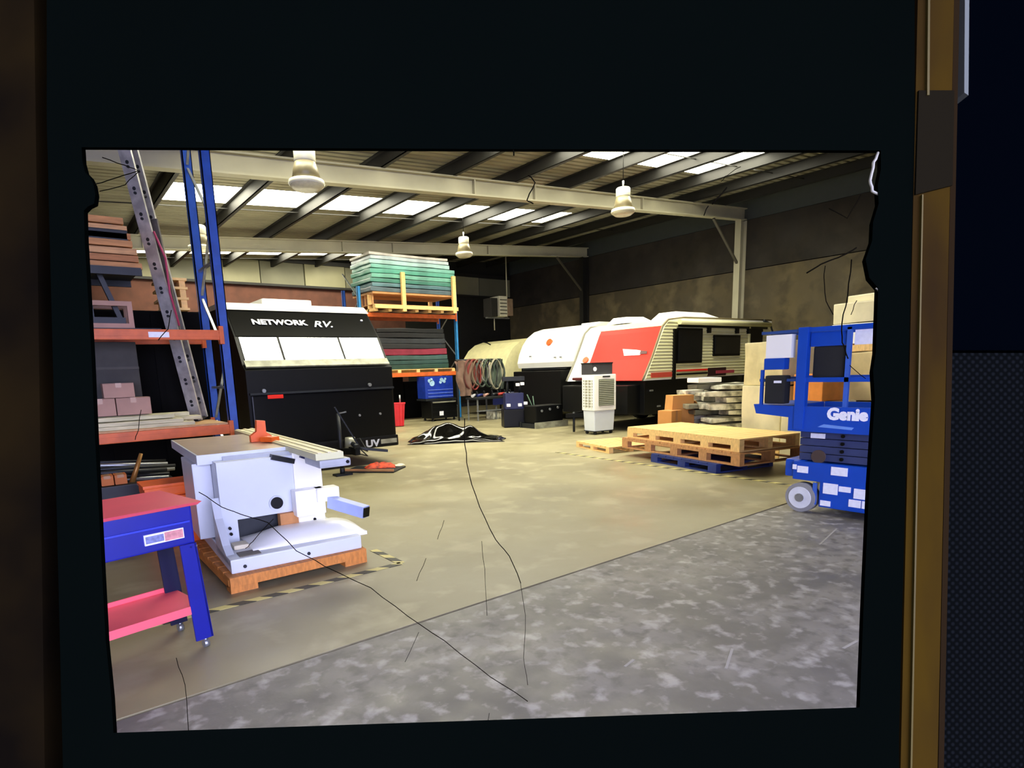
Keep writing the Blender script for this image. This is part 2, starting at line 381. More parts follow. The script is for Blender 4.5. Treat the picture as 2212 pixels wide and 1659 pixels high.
def carton(x0, x1, y0, y1, z0, z1, label, m=None, name='carton', group=None, rz=0):
    m = m or M_cartonp; cx, cy = (x0 + x1) / 2, (y0 + y1) / 2
    o = thing(name, label, 'box', (cx, cy, z0), rz, group); w, d, h = (x1 - x0) / 2, (y1 - y0) / 2, z1 - z0
    MB().bx(-w, w, -d, d, 0, h - .004, bev=.006).build('body', m, o)
    MB().bx(-w, -.003, -d, d, h - .003, h).bx(.003, w, -d, d, h - .003, h).build('flap', m, o)
    MB().bx(-.03, .03, -d - .001, d + .001, h, h + .001).bx(-.03, .03, -d - .0015, -d, h * .7, h).build('packing_tape', mat('pack_tape', '#a87a50', .3), o)
    return o
# grey crate with pinkish cartons stacked on the lower level
o = thing('storage_crate', 'large dull grey crate on the lower level of the left rack', 'crate', (.62, 8.62, 1.08)); 
MB().bx(-.5, .42, -.3, .1, 0, 1.0, bev=.01).build('body', mat('dull_grey', '#3d3c38', .8, var=.2), o)
for z in (.32, .68): MB().bx(-.5, .42, -.315, -.3, z, z + .03).build('batten', mat('dull_grey2', '#4a4843', .8), o)
carton(.42, .72, 8.04, 8.28, 1.23, 1.43, 'dusty brown carton, lower left of three beside the timber boards')
carton(.73, 1.08, 8.04, 8.28, 1.23, 1.43, 'dusty brown carton, lower right of three beside the timber boards')
carton(.62, .93, 8.05, 8.27, 1.434, 1.6, 'dusty pinkish carton on top of two others in the left rack')
# open timber frame on the upper orange beam level
o = thing('timber_crate', 'open dusty wooden frame crate on the upper orange beam level', 'crate', (.72, 8.0, 2.2))
for z in (.0, .24): MB().bx(-.42, .27, -.2, -.15, z, z + .05).build('rail', M_cartonp, o); MB().bx(-.42, .27, .15, .2, z, z + .05).build('rail', M_cartonp, o)
for xx in (-.4, .22):
    for y in (-.2, .15): MB().bx(xx, xx + .05, y, y + .05, .05, .24).build('corner_post', M_cartonp, o)
MB().bx(-.38, .2, -.14, .14, .02, .12).build('contents', M_dsteel, o)
# stacked timber high on the left
for r in range(7):
    z = 2.85 + r * .078
    o = MB().bx(-.55 + .05 * (r % 2), 1.14 - .02 * r + .03 * random.random(), 7.86 + .01 * (r % 3), 8.3, z, z + .066, bev=.004).build('timber_plank', mat('plank%d' % (r % 3), ['#c98d56', '#b87a48', '#d6a26c'][r % 3], .7, var=.3, scale=5, stretch=(1, 8, 8)))
    tag(o, ['lowest', 'second', 'third', 'middle', 'fifth', 'sixth', 'topmost'][r] + ' orange brown plank counted up the high timber stack in the left rack', 'plank', 'planks stacked high on the left rack')
o = MB().hexa([(1.40, 8.48, 2.97), (1.53, 8.48, 2.95), (1.53, 8.54, 2.95), (1.40, 8.54, 2.97), (1.38, 8.48, 3.36), (1.48, 8.48, 3.30), (1.48, 8.54, 3.30), (1.38, 8.54, 3.36)]).build('offcut_panel', mat('beige', '#e8d6a8', .6)); tag(o, 'pale cream panel offcut standing behind the ladder', 'panel')
o = thing('pallet', 'end of wooden pallets with pale slats behind the ladder at upper left', 'pallet', (1.56, 8.78, 2.50))
for z in (0, .13, .26, .37): MB().bx(-.12, .19, -.15, .5, z, z + .03).build('slat', M_pine, o)
for z in (.03, .16, .29):
    for xx in (-.08, .1): MB().bx(xx, xx + .07, -.12, .45, z, z + .1 if z < .28 else z + .08).build('block', M_pine, o)

# grey post and arm on the left
o = thing('drill_press_stand', 'grey steel post machine with dark arm standing in the upper left shelf', 'machine', (.5, 7.95, 2.2))
MB().bx(-.02, .13, -.05, .07, 0, .95, bev=.01).build('post', mat('grey_post', '#4a5258', .6), o)
MB().bar((.12, 0, .95), (.38, 0, .1), .07, .05).build('diagonal_brace', M_dsteel, o)
MB().bx(.1, .55, -.08, .1, .95, 1.06, bev=.01).build('arm', M_dsteel, o)
MB().cyl((.38, 0, 1.06), (.38, 0, 1.2), .05, .03).build('knob', M_dsteel, o)
MB().bx(-.04, .12, -.06, .08, .95, 1.3, bev=.02).build('motor_housing', mat('pale_grey', '#7c8084', .5), o)
MB().bx(0, .12, -.06, .05, 1.3, 1.38, bev=.02).build('cap', mat('pinkish', '#b08880', .5), o)
# ladder leaning behind the front beams
ld = thing('ladder', 'long weathered aluminium extension ladder leaning inside the left rack', 'ladder')
A, B = Vector((1.63, 8.42, 1.09)), Vector((1.16, 8.3, 4.45)); ax = (B - A).normalized(); side = Vector((.55, .8, 0)); side = (side - ax * side.dot(ax)).normalized()
def railbar(a, b, w, t, m, label=None):
    d = (b - a).normalized(); n = Vector((.75, -.66, 0)); n = (n - d * n.dot(d)).normalized(); q = d.cross(n)
    bb = MB(); c = [n * w / 2 + q * t / 2, -n * w / 2 + q * t / 2, -n * w / 2 - q * t / 2, n * w / 2 - q * t / 2]
    bb.hexa([a + v for v in c] + [b + v for v in c]); r_ = bb.build('rail', m, ld, label=label)
    k = .25; L_ = (b - a).length; hb = MB()
    while k < L_ - .1: hb.cyl(a + d * k - q * (t / 2 + .002), a + d * k + q * (t / 2 + .002), .022, n=8); k += .28
    hb.build('rung_holes', M_dsteel, r_)['kind'] = 'stuff'
for s_, w in ((0, .1), (.24, .1)):
    railbar(A + side * s_, B + side * s_, .15 if s_ == 0 else .1, .03, M_alu)
i = 0; t = .2
while t < (B - A).length - .1:
    MB().cyl(A + ax * t - side * .03, A + ax * t + side * .26, .017, n=8).build('rung', M_dsteel, ld); t += .28
A2 = A + Vector((-.12, .02, 1.3)); B2 = B + Vector((-.13, .02, -.7))
railbar(A + Vector((-.10, .04, 1.0)), A + Vector((-.22, .04, 2.45)), .13, .03, mat('alu_dull', '#5e5856', .6, .2, var=.5, scale=8), 'darker inner rail')
MB().bar(A - side * .02, A + side * .26, .05, .03).build('foot', M_rubber, ld)
b = MB(); b.tube([A + ax * 2.3 + Vector((.07, -.05, 0)), A + ax * 2.0 + Vector((.12, -.06, 0)), A + ax * 1.6 + Vector((.07, -.05, 0)), A + ax * 1.2 + Vector((.08, -.05, 0))], .012)
b.build('strap', mat('pink_strap', '#a83058', .6), ld, label='crimson strap')
# things under the rack
o = thing('pipe_bundle', 'heap of dark pipes and fittings under the left rack', 'pipes', (.8, 7.5, 0))
for k in range(9):
    a = Vector((-.75 + random.uniform(-.1, .1), random.uniform(-.2, .2), .55 + .03 * k)); c = Vector((.35 + random.uniform(-.1, .1), random.uniform(-.2, .2), .52 + .022 * k))
    MB().cyl(a, c, random.uniform(.015, .03), n=10).build('pipe', [M_dsteel, M_steel, M_dsteel][k % 3], o)
for xx in (-.6, .25): MB().bx(xx, xx + .06, -.25, .25, 0, .54).build('trestle', M_dsteel, o)
MB().cyl((-.12, -.25, .5), (.02, -.25, .85), .03, .018, n=10).build('brass_fitting', mat('brass', '#9c7038', .4, .5), o)
for k in range(3): carton(.3 + .12 * k, .41 + .12 * k, 7.15, 7.35, .56, .66, ['small orange carton at left end', 'small orange carton in the middle', 'small orange carton at right end'][k] + ' of the row under the rack', mat('carton_or', '#b8662c', .7))
MB_ = MB().bx(.25, .75, 7.1, 7.4, 0, .555, bev=.01).build('steel_chest', M_dsteel); tag(MB_, 'dark steel chest under the left rack carrying small orange cartons', 'chest')
o = thing('dark_backing', 'added black block darkening the space behind the left rack and its ladder', 'container', (-.6, 9.15, 0))  # added black block, keeps the space behind the rack dark
MB().bx(-2.4, 2.5, -.35, .35, .1, 2.5, bev=.02).build('body', mat('matt_black', '#0a0a0a', .9, var=.3, spec=.1), o)
for xx in (-2.2, 2.1): MB().bx(xx, xx + .2, -.3, .3, 0, .1).build('skid', M_dsteel, o)
for k in range(8): MB().bx(-2.3 + .6 * k, -2.24 + .6 * k, -.37, -.35, .15, 2.45).build('rib', mat('matt_black', '#0a0a0a', .9), o)
# orange stacked crates
for k in range(5):
    o = thing('orange_crate', ['bottom', 'second', 'middle', 'fourth', 'top'][k] + ' orange plastic crate of the stack left of the table saw', 'crate', (.96 + .01 * (k % 2), 6.55, .126 * k), 0, 'orange crates stacked left of the saw')
    MB().bx(-.26, .3, -.2, .2, 0, .118, bev=.02).build('body', M_orgp, o)
    MB().bx(-.27, .31, -.21, .21, .09, .122, bev=.008).build('rim', M_orgp, o)

# ================================================================= BLACK CARAVAN
bc = thing('caravan', 'black caravan parked nose forward behind the left rack, white front windows', 'caravan', (3.93, 9.7, 0))
HW = 1.28
prof = [(0, .3), (0, 1.72), (.12, 1.80), (.42, 2.26), (.85, 2.72), (1.05, 2.82), (8.0, 2.86), (8.05, .3)]
b = MB(); b.prism([(-HW, y, z) for y, z in prof], (2 * HW, 0, 0)); b.build('body', M_black, bc)
b = MB(); b.prism([(-HW - .015, y - .02, z) for y, z in [(.84, 2.73), (1.03, 2.86), (8.1, 2.90), (8.1, 2.82), (1.1, 2.78)]], (2 * HW + .03, 0, 0)); b.build('roof', M_whitec, bc, label='white roof edge')
MB().bx(-.55, .35, 1.2, 2.2, 2.86, 2.98, bev=.04).build('roof_hatch', M_whitec, bc)
def onslope(y0, z0, y1, z1, x0, x1, th, name, m, parent=bc, off=.0, label=None):
    d = Vector((0, y1 - y0, z1 - z0)).normalized(); n = Vector((0, -d.z, d.y)) * 1
    a = n * off; p = [Vector((x0, y0, z0)) + a, Vector((x1, y0, z0)) + a, Vector((x1, y1, z1)) + a, Vector((x0, y1, z1)) + a]
    return MB().prism(p, n * th).build(name, m, parent, label=label)
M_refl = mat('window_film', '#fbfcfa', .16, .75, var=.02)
for x0, x1 in ((-1.22, -.62), (-.58, .44), (.48, 1.22)):
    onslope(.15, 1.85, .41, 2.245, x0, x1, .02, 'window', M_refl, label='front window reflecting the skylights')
onslope(.02, 1.76, .12, 1.86, -1.26, 1.24, .03, 'stone_guard', M_silver2, label='pale mesh strip below windows')
onslope(.43, 2.27, .84, 2.71, -1.25, 1.25, .01, 'fascia_panel', M_bgloss)
# lettering on the slope
sl = atan((2.71 - 2.27) / .41)
text('lettering', 'NETWORK', .165, M_letter, bc, (-.93, .43 + .155, 2.27 + .21), (sl, 0, 0), .004, .006, 0, sx=1.12, label='white NETWORK lettering')
text('lettering', 'RV.', .21, mat('letter_grey', '#c4c8cc', .5), bc, (.10, .43 + .13, 2.27 + .18), (sl, 0, 0), .004, .004, .35, sx=1.2, label='slanted grey RV lettering')
onslope(.69, 2.57, .71, 2.59, 1.06, 1.1, .02, 'marker_light', M_sticker)
# tunnel boot and lower front
MB().bx(-1.24, 1.24, -.06, 0, .42, 1.33, bev=.02).build('boot_panel', M_bgloss, bc)
MB().bx(-1.26, 1.26, -.075, 0, 1.34, 1.37).build('trim_strip', M_dsteel, bc)
MB().bx(-1.0, -.75, -.08, -.05, 1.27, 1.33, bev=.01).build('marker_light', M_redp, bc, label='red marker light')
for xx, zz in ((-1.05, 1.4), (.78, 1.42)): MB().cyl((xx, -.1, zz), (xx, -.05, zz), .03).build('latch', M_steel, bc)
for xx in (.55, .95): MB().cyl((xx, -.09, .9), (xx, -.06, .9), .02).build('latch', M_steel, bc)
MB().bx(-1.28, 1.28, -.09, .02, .3, .5, bev=.03).build('bumper', M_black, bc)
text('lettering', 'UV', .17, mat('letter_grey', '#c4c8cc', .5), bc, (.62, -.093, .33), FRONT, .003, .006, 0, sx=1.2, label='grey UV lettering')
MB().bx(.92, 1.24, -.098, -.09, .36, .44).build('badge', M_silver2, bc)
for sx_ in (-1.06, 1.06):
    for yy_ in (4.2, 5.1):
        MB().cyl((sx_ - .12, yy_, .36), (sx_ + .12, yy_, .36), .36, n=28).build('wheel', M_rubber, bc)
# drawbar
db = MB().bar((-.5, 0, .36), (0, -.95, .40), .06, .1).bar((.5, 0, .36), (0, -.95, .40), .06, .1).bx(-.04, .04, -1.1, -.85, .35, .47).build('drawbar', M_black, bc)
MB().cyl((0, -1.1, .47), (0, -.92, .52), .05, .035).build('coupling', M_dsteel, db)
MB().bar((.05, -1.02, .5), (-.28, -.98, 1.12), .03, .02).build('brake_lever', M_dsteel, db)
MB().cyl((-.12, -.72, .09), (-.12, -.72, 1.0), .03).build('jockey_post', M_dsteel, db)
MB().bx(-.26, .02, -.8, -.64, 0, .03).cyl((-.12, -.72, .02), (-.12, -.72, .12), .04).build('foot_plate', M_dsteel, db)
MB().bar((-.12, -.72, 1.0), (.02, -.72, 1.02), .02).build('crank_handle', M_steel, db)
b = MB(); b.tube([(.2, -.3, .45), (.3, -.55, .55), (.33, -.75, .35), (.15, -.9, .42)], .012).tube([(.1, -.4, .42), (.25, -.6, .3), (.3, -.8, .28), (.1, -1.0, .42)], .01); b.build('cable', M_rubber, db)
MB().bar((.15, -.75, .42), (.62, -.9, .34), .09, .04).build('step_arm', M_dsteel, db)
MB().cyl((.15, -.5, .4), (.15, -.5, .58), .1, .08).build('gas_valve_cap', M_silver2, db)

# tray with orange rags
tr = thing('steel_tray', 'low dark steel plate on the floor in front of the black caravan drawbar', 'tray', (4.42, 9.05, 0), radians(-50))
MB().bx(-.45, .45, -.28, .28, 0, .025, bev=.006).build('plate', M_dsteel, tr); MB().bx(-.45, .45, -.28, -.26, .025, .06).build('lip', M_pined, tr)
def rag(name, label, cat, c, sx, sy, h, m, seed, rz=0, n=14):
    def fn(u, v):
        e = min(u, 1 - u, v, 1 - v) * 4; e = min(1, e)
        z = h * e * (.45 + .9 * abs(noise.noise(Vector((u * 4 + seed, v * 4, seed)))))
        return ((u - .5) * sx + .15 * sx * noise.noise(Vector((v * 3, seed, 0))), (v - .5) * sy + .15 * sy * noise.noise(Vector((seed, u * 3, 0))), z + .006)
    o = MB().slab(fn, n, n, .005).build(name, m, None, c, rz); return tag(o, label, cat)
rag('orange_strap', 'crumpled orange straps in a heap on the steel plate on the floor', 'strap', (4.55, 9.1, .026), .5, .3, .11, mat('strap_orange', '#e0481c', .7, var=.5, scale=14, col2='#7a2410'), 3, -.5)
rag('cloth_rag', 'small pale cloth rag at the end of the orange straps on the floor', 'cloth', (4.92, 9.12, .002), .25, .12, .05, mat('rag_pale', '#efe0c0', .8), 8, .6)

# black bundle on the floor
def bundle(u, v):
    x, y = (u - .5) * 2.2, (v - .5) * 1.1
    rim = min(1, (1 - (abs(x) / 1.1) ** 4) * 3) * min(1, (1 - (abs(y) / .55) ** 4) * 3)
    hump = math.exp(-((x + .25) / .5) ** 2 - (y / .34) ** 2) * .34 + math.exp(-((x - .35) / .3) ** 2 - ((y + .05) / .3) ** 2) * .2
    z = max(0, rim) * (.05 + hump + .13 * noise.noise(Vector((x * 2.6, y * 2.6, 1))) * min(1, hump * 8) + .02 * noise.noise(Vector((x * 5, y * 5, 4))))
    return (x * (1 - .05 * sin(v * 9)), y * (1 + .08 * sin(u * 7)), max(.012, z))
o = MB().slab(bundle, 44, 26, .008).build('plastic_cover', mat('black_plastic', '#040405', .1, var=.2, spec=.5), None, (7.75, 11.45, .002), radians(-37)); tag(o, 'crumpled glossy black plastic cover heaped on the open floor', 'cover')

# ================================================================= MIDDLE RACK
mr = thing('pallet_rack', 'blue and orange pallet rack in the centre, carrying a green sheet stack', 'rack', (8.2, 17.15, 0))
for (x, y) in ((0, 0), (0, 1.1), (3.55, 0), (3.55, 1.1)):
    u = MB(); u.bx(x, x + .1, y, y + .012, 0, 4.25).bx(x, x + .012, y, y + .08, 0, 4.25).bx(x + .09, x + .1, y, y + .08, 0, 4.25)
    u.build('upright', M_blue2 if y == 0 else M_blue, mr); MB().bx(x - .04, x + .14, y - .04, y + .12, 0, .012).build('foot_plate', M_dsteel, mr)
for x in (.05, 3.6):
    z = .3; d = 1
    while z < 4: MB().bar((x, .05, z if d > 0 else z + .85), (x, 1.1, z + .85 if d > 0 else z), .04, .02).build('brace', M_steel, mr); z += .9; d = -d
for z in (1.55, 3.42):
    for y in (-.02, 1.12):
        o = MB().bx(.1, 3.55, y - .03, y + .03, z - .07, z + .06, bev=.008).build('beam', M_orange, mr)
        MB().bx(.07, .12, y - .045, y, z - .14, z + .12).build('beam_clip', M_orange, o); MB().bx(3.53, 3.58, y - .045, y, z - .14, z + .12).build('beam_clip', M_orange, o)
MB().bx(.1, 3.55, 0, 1.1, 3.48, 3.5).build('deck', M_dsteel, mr)
# pine stillage on top
st = thing('timber_stillage', 'open pine stillage with upright posts on the top of the centre rack', 'stillage', (8.2, 17.05, 3.5))
for y in (-.25, 1.15): MB().bx(.35, 3.4, y, y + .09, .08, .19).build('rail', M_pine, st)
for k in range(7): MB().bx(.35 + .48 * k, .47 + .48 * k, -.25, 1.24, 0, .08).build('bearer', M_pine, st)
MB().bx(.35, 3.4, -.25, 1.24, .19, .21).build('deck', M_pined, st)
for x, y in ((1.3, -.34), (3.2, -.34), (.5, 1.15), (3.2, 1.15), (.35, .1), (.36, .8)): MB().bx(x, x + .13, y, y + .09, .0, 1.18 if y < 0 else .55, bev=.006).build('post', M_pine, st)
MB().bx(.35, 3.4, -.33, -.24, .08, .19).build('rail', M_pine, st)
for k in range(5): MB().bx(.38, .42, -.1 + .25 * k, -.06 + .25 * k, .2, .55).build('slat', M_pined, st)
MB().bx(.35, 3.4, -.2, 1.2, .52, .58).build('upper_deck', M_pined, st)
cg = ['#c9d6dc', '#bcd6d8', '#6fae9e', '#8cc2b4', '#5f9c8e', '#4f7a78', '#5c7f86', '#5a7480']
z = 4.09; hs = [.138, .12, .128, .128, .138, .12, .128, .11, .09]
cols = ['#5a6c74', '#5c8088', '#4a8878', '#78b8a4', '#5fae98', '#82c4b4', '#b4dcd8', '#cfe0e4', '#e8e2d8']
for k in range(9):
    b = MB(); b.bx(.35 + .05 * (k % 2), 3.42 - .03 * k * (k > 5), -.22, 1.15, 0, hs[k] - .012, bev=.02); b.sub(3); b.wobble(.022, 2.2, k)
    o = b.build('wrapped_sheet_pack', mat('sheet%d' % k, cols[k], .35, var=.35, scale=2.2, bump=.3, bscale=8), None, (8.15, 17.05, z)); z += hs[k] + .006
    tag(o, ['dark grey green', 'grey green', 'dark green', 'mid green', 'bright green', 'pale green', 'pale turquoise', 'whitish blue', 'topmost off-white'][k] + ' wrapped sheet pack in the green stack on the centre rack', 'sheets')
# middle shelf: pallet and packs
mp = thing('pallet', 'long timber pallet on the lower orange beams of the centre rack', 'pallet', (8.6, 17.1, 1.61))
MB().bx(0, 3.0, 0, 1.1, .09, .11).build('deck', M_pine, mp)
for k in range(5): MB().bx(.1 + .7 * k, .22 + .7 * k, 0, 1.1, 0, .09).build('bearer', M_pine, mp)
z = 1.725
for k, (h, c, lab) in enumerate([(.16, '#2c4a40', 'dark green'), (.13, '#33504c', 'deep green'), (.15, '#3f5c58', 'grey green'), (.2, '#8c2a40', 'dark red'), (.16, '#26282c', 'charcoal'), (.17, '#30343a', 'dark grey'), (.16, '#1a1c20', 'black lower'), (.14, '#14161a', 'black upper')]):
    b = MB(); b.bx(-1.42 + .02 * k, 1.35 - .02 * k, -.5, .5, 0, h - .01, bev=.02); b.sub(2); b.wobble(.03, 2, k + 20)
    o = b.build('folded_vinyl_pack', mat('vinyl%d' % k, c, .4, var=.35, scale=3, bump=.3, bscale=8), None, (10.05, 17.65, z)); z += h + .004
    tag(o, lab + ' folded vinyl pack in the stack under the green sheets on the centre rack', 'vinyl')
# stuff under the rack
o = thing('tool_cabinet', 'bright blue cabinet with white splashes under the centre rack', 'cabinet', (10.75, 17.0, .74))
MB().bx(-.55, .55, -.2, .3, 0, .72, bev=.01).build('body', mat('cabinet_blue', '#1c3aa8', .4, var=.3), o)
for k in range(3): MB().bx(-.45, .53, -.215, -.2, .05 + .11 * k, .07 + .11 * k).build('drawer_lip', mat('lip_blue', '#6a84e0', .4), o)
b = MB()
for xx, zz, r in ((-.38, .58, .06), (-.28, .5, .1), (-.3, .62, .05), (.1, .6, .07), (.2, .55, .06), (.05, .52, .05), (.25, .63, .04)): b.cyl((xx, -.212, zz), (xx, -.2, zz), r, n=9)
b.build('decal', mat('decal_pale', '#a8d0f0', .5, var=.3, scale=12), o, label='pale blue printed blobs')
o = thing('tool_chest', 'black tool chest on castors below the blue cabinet', 'chest', (10.75, 16.9, 0))
MB().bx(-.5, .52, -.35, .3, .09, .66, bev=.02).build('body', M_black, o); MB().bx(-.45, .45, -.38, -.35, .6, .64).build('handle', M_silver2, o)
for zz in (.2, .35, .48): MB().bx(-.46, .46, -.36, -.35, zz, zz + .1).build('drawer', M_bgloss, o)
for xx in (-.42, .42):
    for y in (-.28, .22): MB().cyl((xx - .02, y, .045), (xx + .02, y, .045), .045).build('castor', M_rubber, o)
MB().bx(-.2, -.05, -.37, -.36, .18, .32).build('label', M_sticker, o)
o = MB().bx(-.6, .6, -.3, .3, 0, .06).build('shelf_plate', M_dsteel, None, (10.75, 17.0, .67)); tag(o, 'dark plate between black tool chest and blue cabinet', 'shelf')
o = thing('plastic_bin', 'upright red ribbed plastic bin standing by the black caravan corner', 'bin', (8.72, 16.1, 0), radians(-30))
MB().hexa([(-.2, -.14, .02), (.2, -.14, .02), (.2, .14, .02), (-.2, .14, .02), (-.24, -.17, .7), (.26, -.17, .7), (.26, .17, .7), (-.24, .17, .7)]).build('body', mat('red_plastic', '#d0202a', .5, var=.15), o)
for k in range(5): MB().bar((-.17 + .085 * k, -.15, .04), (-.2 + .1 * k, -.18, .66), .02, .015).build('rib', mat('red_plastic', '#d0202a', .5), o)
MB().cyl((.12, 0, .7), (.12, 0, .95), .025).build('handle', M_steel, o)
MB().bx(-.26, .28, -.18, .18, .68, .72, bev=.01).build('rim', mat('red_plastic', '#d0202a', .5), o)
# workbench with tools
wbn = thing('workbench', 'low work bench with thin steel legs in the far centre', 'bench', (11.75, 15.6, 0))
MB().bx(-.6, 1.3, -.35, .28, .68, .74, bev=.01).build('bench_top', M_dsteel, wbn)
for xx in (-.55, .2, 1.2):
    for y in (-.3, .22): MB().bx(xx, xx + .04, y, y + .04, 0, .68).build('leg', M_steel, wbn)
MB().bx(-.6, 1.3, -.35, -.31, .3, .34).build('lower_rail', M_steel, wbn)
MB().bx(.05, 1.25, -.37, -.33, .48, .68).build('drawer_front', mat('navy', '#161c4c', .4), wbn)
o = MB().bx(-.3, .3, -.2, .2, 0, .26, bev=.03).sub(1).build('storage_tub', M_silver, None, (12.2, 15.58, .0)); tag(o, 'white ribbed storage tub on the floor under the work bench', 'tub')
for k in range(7):
    xx = -.5 + .27 * k + random.uniform(-.05, .05); c = ['#c8c8cc', '#1c2a6a', '#d0a090', '#20242a', '#b43a30', '#e0e0e4', '#20305a'][k]; lab = ['pale grey', 'navy blue', 'pinkish', 'black', 'red', 'white', 'dark blue'][k]
    o = thing('hand_tool', lab + ' power tool lying on the far work bench', 'tool', (11.75 + xx, 15.55, .74), random.uniform(-1, 1)); mm = mat('tool%d' % k, c, .45)
    MB().cyl((-.1, 0, .06), (.12, 0, .09), .05, .035).build('motor_body', mm, o); MB().bar((-.06, 0, .06), (-.12, 0, .2), .04, .04).build('handle', M_rubber, o); MB().cyl((.12, 0, .09), (.2, 0, .1), .012).build('spindle', M_steel, o)
# hanging coils, cloth
hr = thing('hose_rail', 'dark horizontal rail with posts holding coiled hoses near the cream caravan', 'rail', (11.65, 16.0, 0))
MB().cyl((-.75, 0, 1.95), (1.1, 0, 1.95), .03).build('bar', M_dsteel, hr)
for xx in (-.7, 1.05): MB().cyl((xx, 0, 0), (xx, 0, 1.95), .03).build('post', M_dsteel, hr)
for k in range(9):
    r = .28 + .12 * random.random(); hx = 11.42 + .15 * k; c = ['#6a3a30', '#7a2a24', '#8a7a60', '#4a5248', '#9a958a', '#3a4a3a', '#2a2c2c', '#a09a80', '#44504a'][k]
    lab = ['brown', 'dark red', 'tan', 'grey green', 'pale grey', 'dark green', 'black', 'beige', 'slate'][k]
    b = MB()
    for q in range(3): b.tube([(r * (1 + .05 * q) * sin(a) * .62, .03 * q + .02 * sin(3 * a), r * 1.25 * cos(a)) for a in [2 * pi * i / 20 for i in range(21)]], .024, 6)
    o = b.build('hose_coil', mat('hose%d' % k, c, .6), None, (hx, 15.93 - .03 * (k % 2), 1.95 - r * 1.22)); tag(o, lab + ' coiled hose hanging from the rail in front of the cream caravan', 'hose')
def cloth(u, v): return ((u - .5) * .75 * (1.05 - .35 * v) + .04 * sin(v * 9), .05 * sin(u * 14) + .03 * noise.noise(Vector((u * 5, v * 5, 0))), 1.15 * (1 - v) - .1 * abs(u - .4) * (v < .1))
b = MB(); b.slab(cloth, 16, 18, 0.001)
for vtx in b.bm.verts: pass
o = b.build('hanging_jacket', M_brown, None, (11.2, 15.92, .80)); tag(o, 'brown jacket hanging beside the blue post of the centre rack', 'jacket')
def cloth2(u, v): return ((u - .5) * .5 * (1 + .1 * v), .06 * sin(u * 22) + .03 * sin(v * 7), 1.0 * (1 - v))
o = MB().slab(cloth2, 20, 14, .001).build('hanging_sheet', mat('sheet_green', '#5a6454', .8, var=.5, scale=4), None, (12.55, 15.94, .96)); tag(o, 'grey green sheet draped over the right end of the hose rail', 'sheet')
def cloth3(u, v): return ((u - .5) * .4 * (1 - .2 * v), .05 * sin(u * 17), .75 * (1 - v))
o = MB().slab(cloth3, 16, 12, .001).build('hanging_cloth', mat('cloth_rust', '#74382c', .9, var=.5, scale=5), None, (11.68, 15.96, 1.2)); tag(o, 'rust red cloth hanging between the brown jacket and the hoses', 'cloth')
for k, (x0, x1, h, lab) in enumerate(((7.7, 9.0, 1.35, 'left'), (9.05, 10.4, 1.5, 'middle'), (10.45, 11.9, 1.3, 'right'))):  # black boxes added to darken the gap behind the centre rack
    o = thing('dark_filler', lab + ' of three added black boxes darkening the space behind the centre rack', 'cabinet', ((x0 + x1) / 2, 18.9, 0), 0, 'dark filler boxes behind the centre rack'); w = (x1 - x0) / 2
    MB().bx(-w, w, -.3, .3, 0, h, bev=.01).build('body', mat('matt_black', '#0a0a0a', .9, var=.3, spec=.1), o)
    for sx_ in (-1, 1): MB().bx(sx_ * w * .5 - w * .47, sx_ * w * .5 + w * .47, -.315, -.3, .05, h - .05).build('door', mat('matt_black', '#0a0a0a', .9), o)
# dark machine on stand
dm = thing('tool_trolley', 'tall black and navy wheeled machine left of the white caravan', 'machine', (10.75, 12.9, 0), radians(-30))
MB().bx(-.36, .36, -.28, .28, .0, .5, bev=.03).build('base', M_black, dm); MB().bx(-.3, .22, -.22, .22, .5, .95, bev=.02).build('cabinet', mat('navy', '#161c4c', .4), dm)
for xx in (-.2, .15): MB().cyl((xx, 0, .95), (xx, 0, 1.4), .035).build('post', M_dsteel, dm)
MB().bx(-.34, .28, -.1, .1, 1.28, 1.4, bev=.01).build('head', M_dsteel, dm)
for xx, zz in ((-.22, .62), (.1, .62), (.26, .66), (.05, 1.18), (.18, 1.2)): MB().bx(xx - .05, xx + .05, -.3, -.2, zz - .04, zz + .04, bev=.01).build('light_fitting', M_sticker, dm)
b = MB(); b.tube([(.3, -.3, .9), (.42, -.34, .6), (.36, -.3, .35), (.5, -.32, .5), (.46, -.3, .85)], .015); b.build('cable', mat('green_cable', '#54705c', .6), dm)
o = thing('engine_part', 'dark mechanical unit low on the floor behind the white cooler', 'machine', (11.2, 12.35, 0))
MB().bx(-.5, .5, -.4, .1, .12, .6, bev=.03).build('casing', M_black, o); MB().bx(-.6, .6, -.5, -.44, .0, .16).build('skid', M_silver2, o); MB().bx(-.6, .6, .12, .18, 0, .16).build('skid', M_dsteel, o); MB().bx(-.58, .58, -.44, .12, .0, .12).build('base', M_dsteel, o)
for k in range(3): MB().cyl((-.3 + .3 * k, -.42, .46 + .03 * k), (-.3 + .3 * k, -.38, .46 + .03 * k), .035).build('knob', M_steel, o)
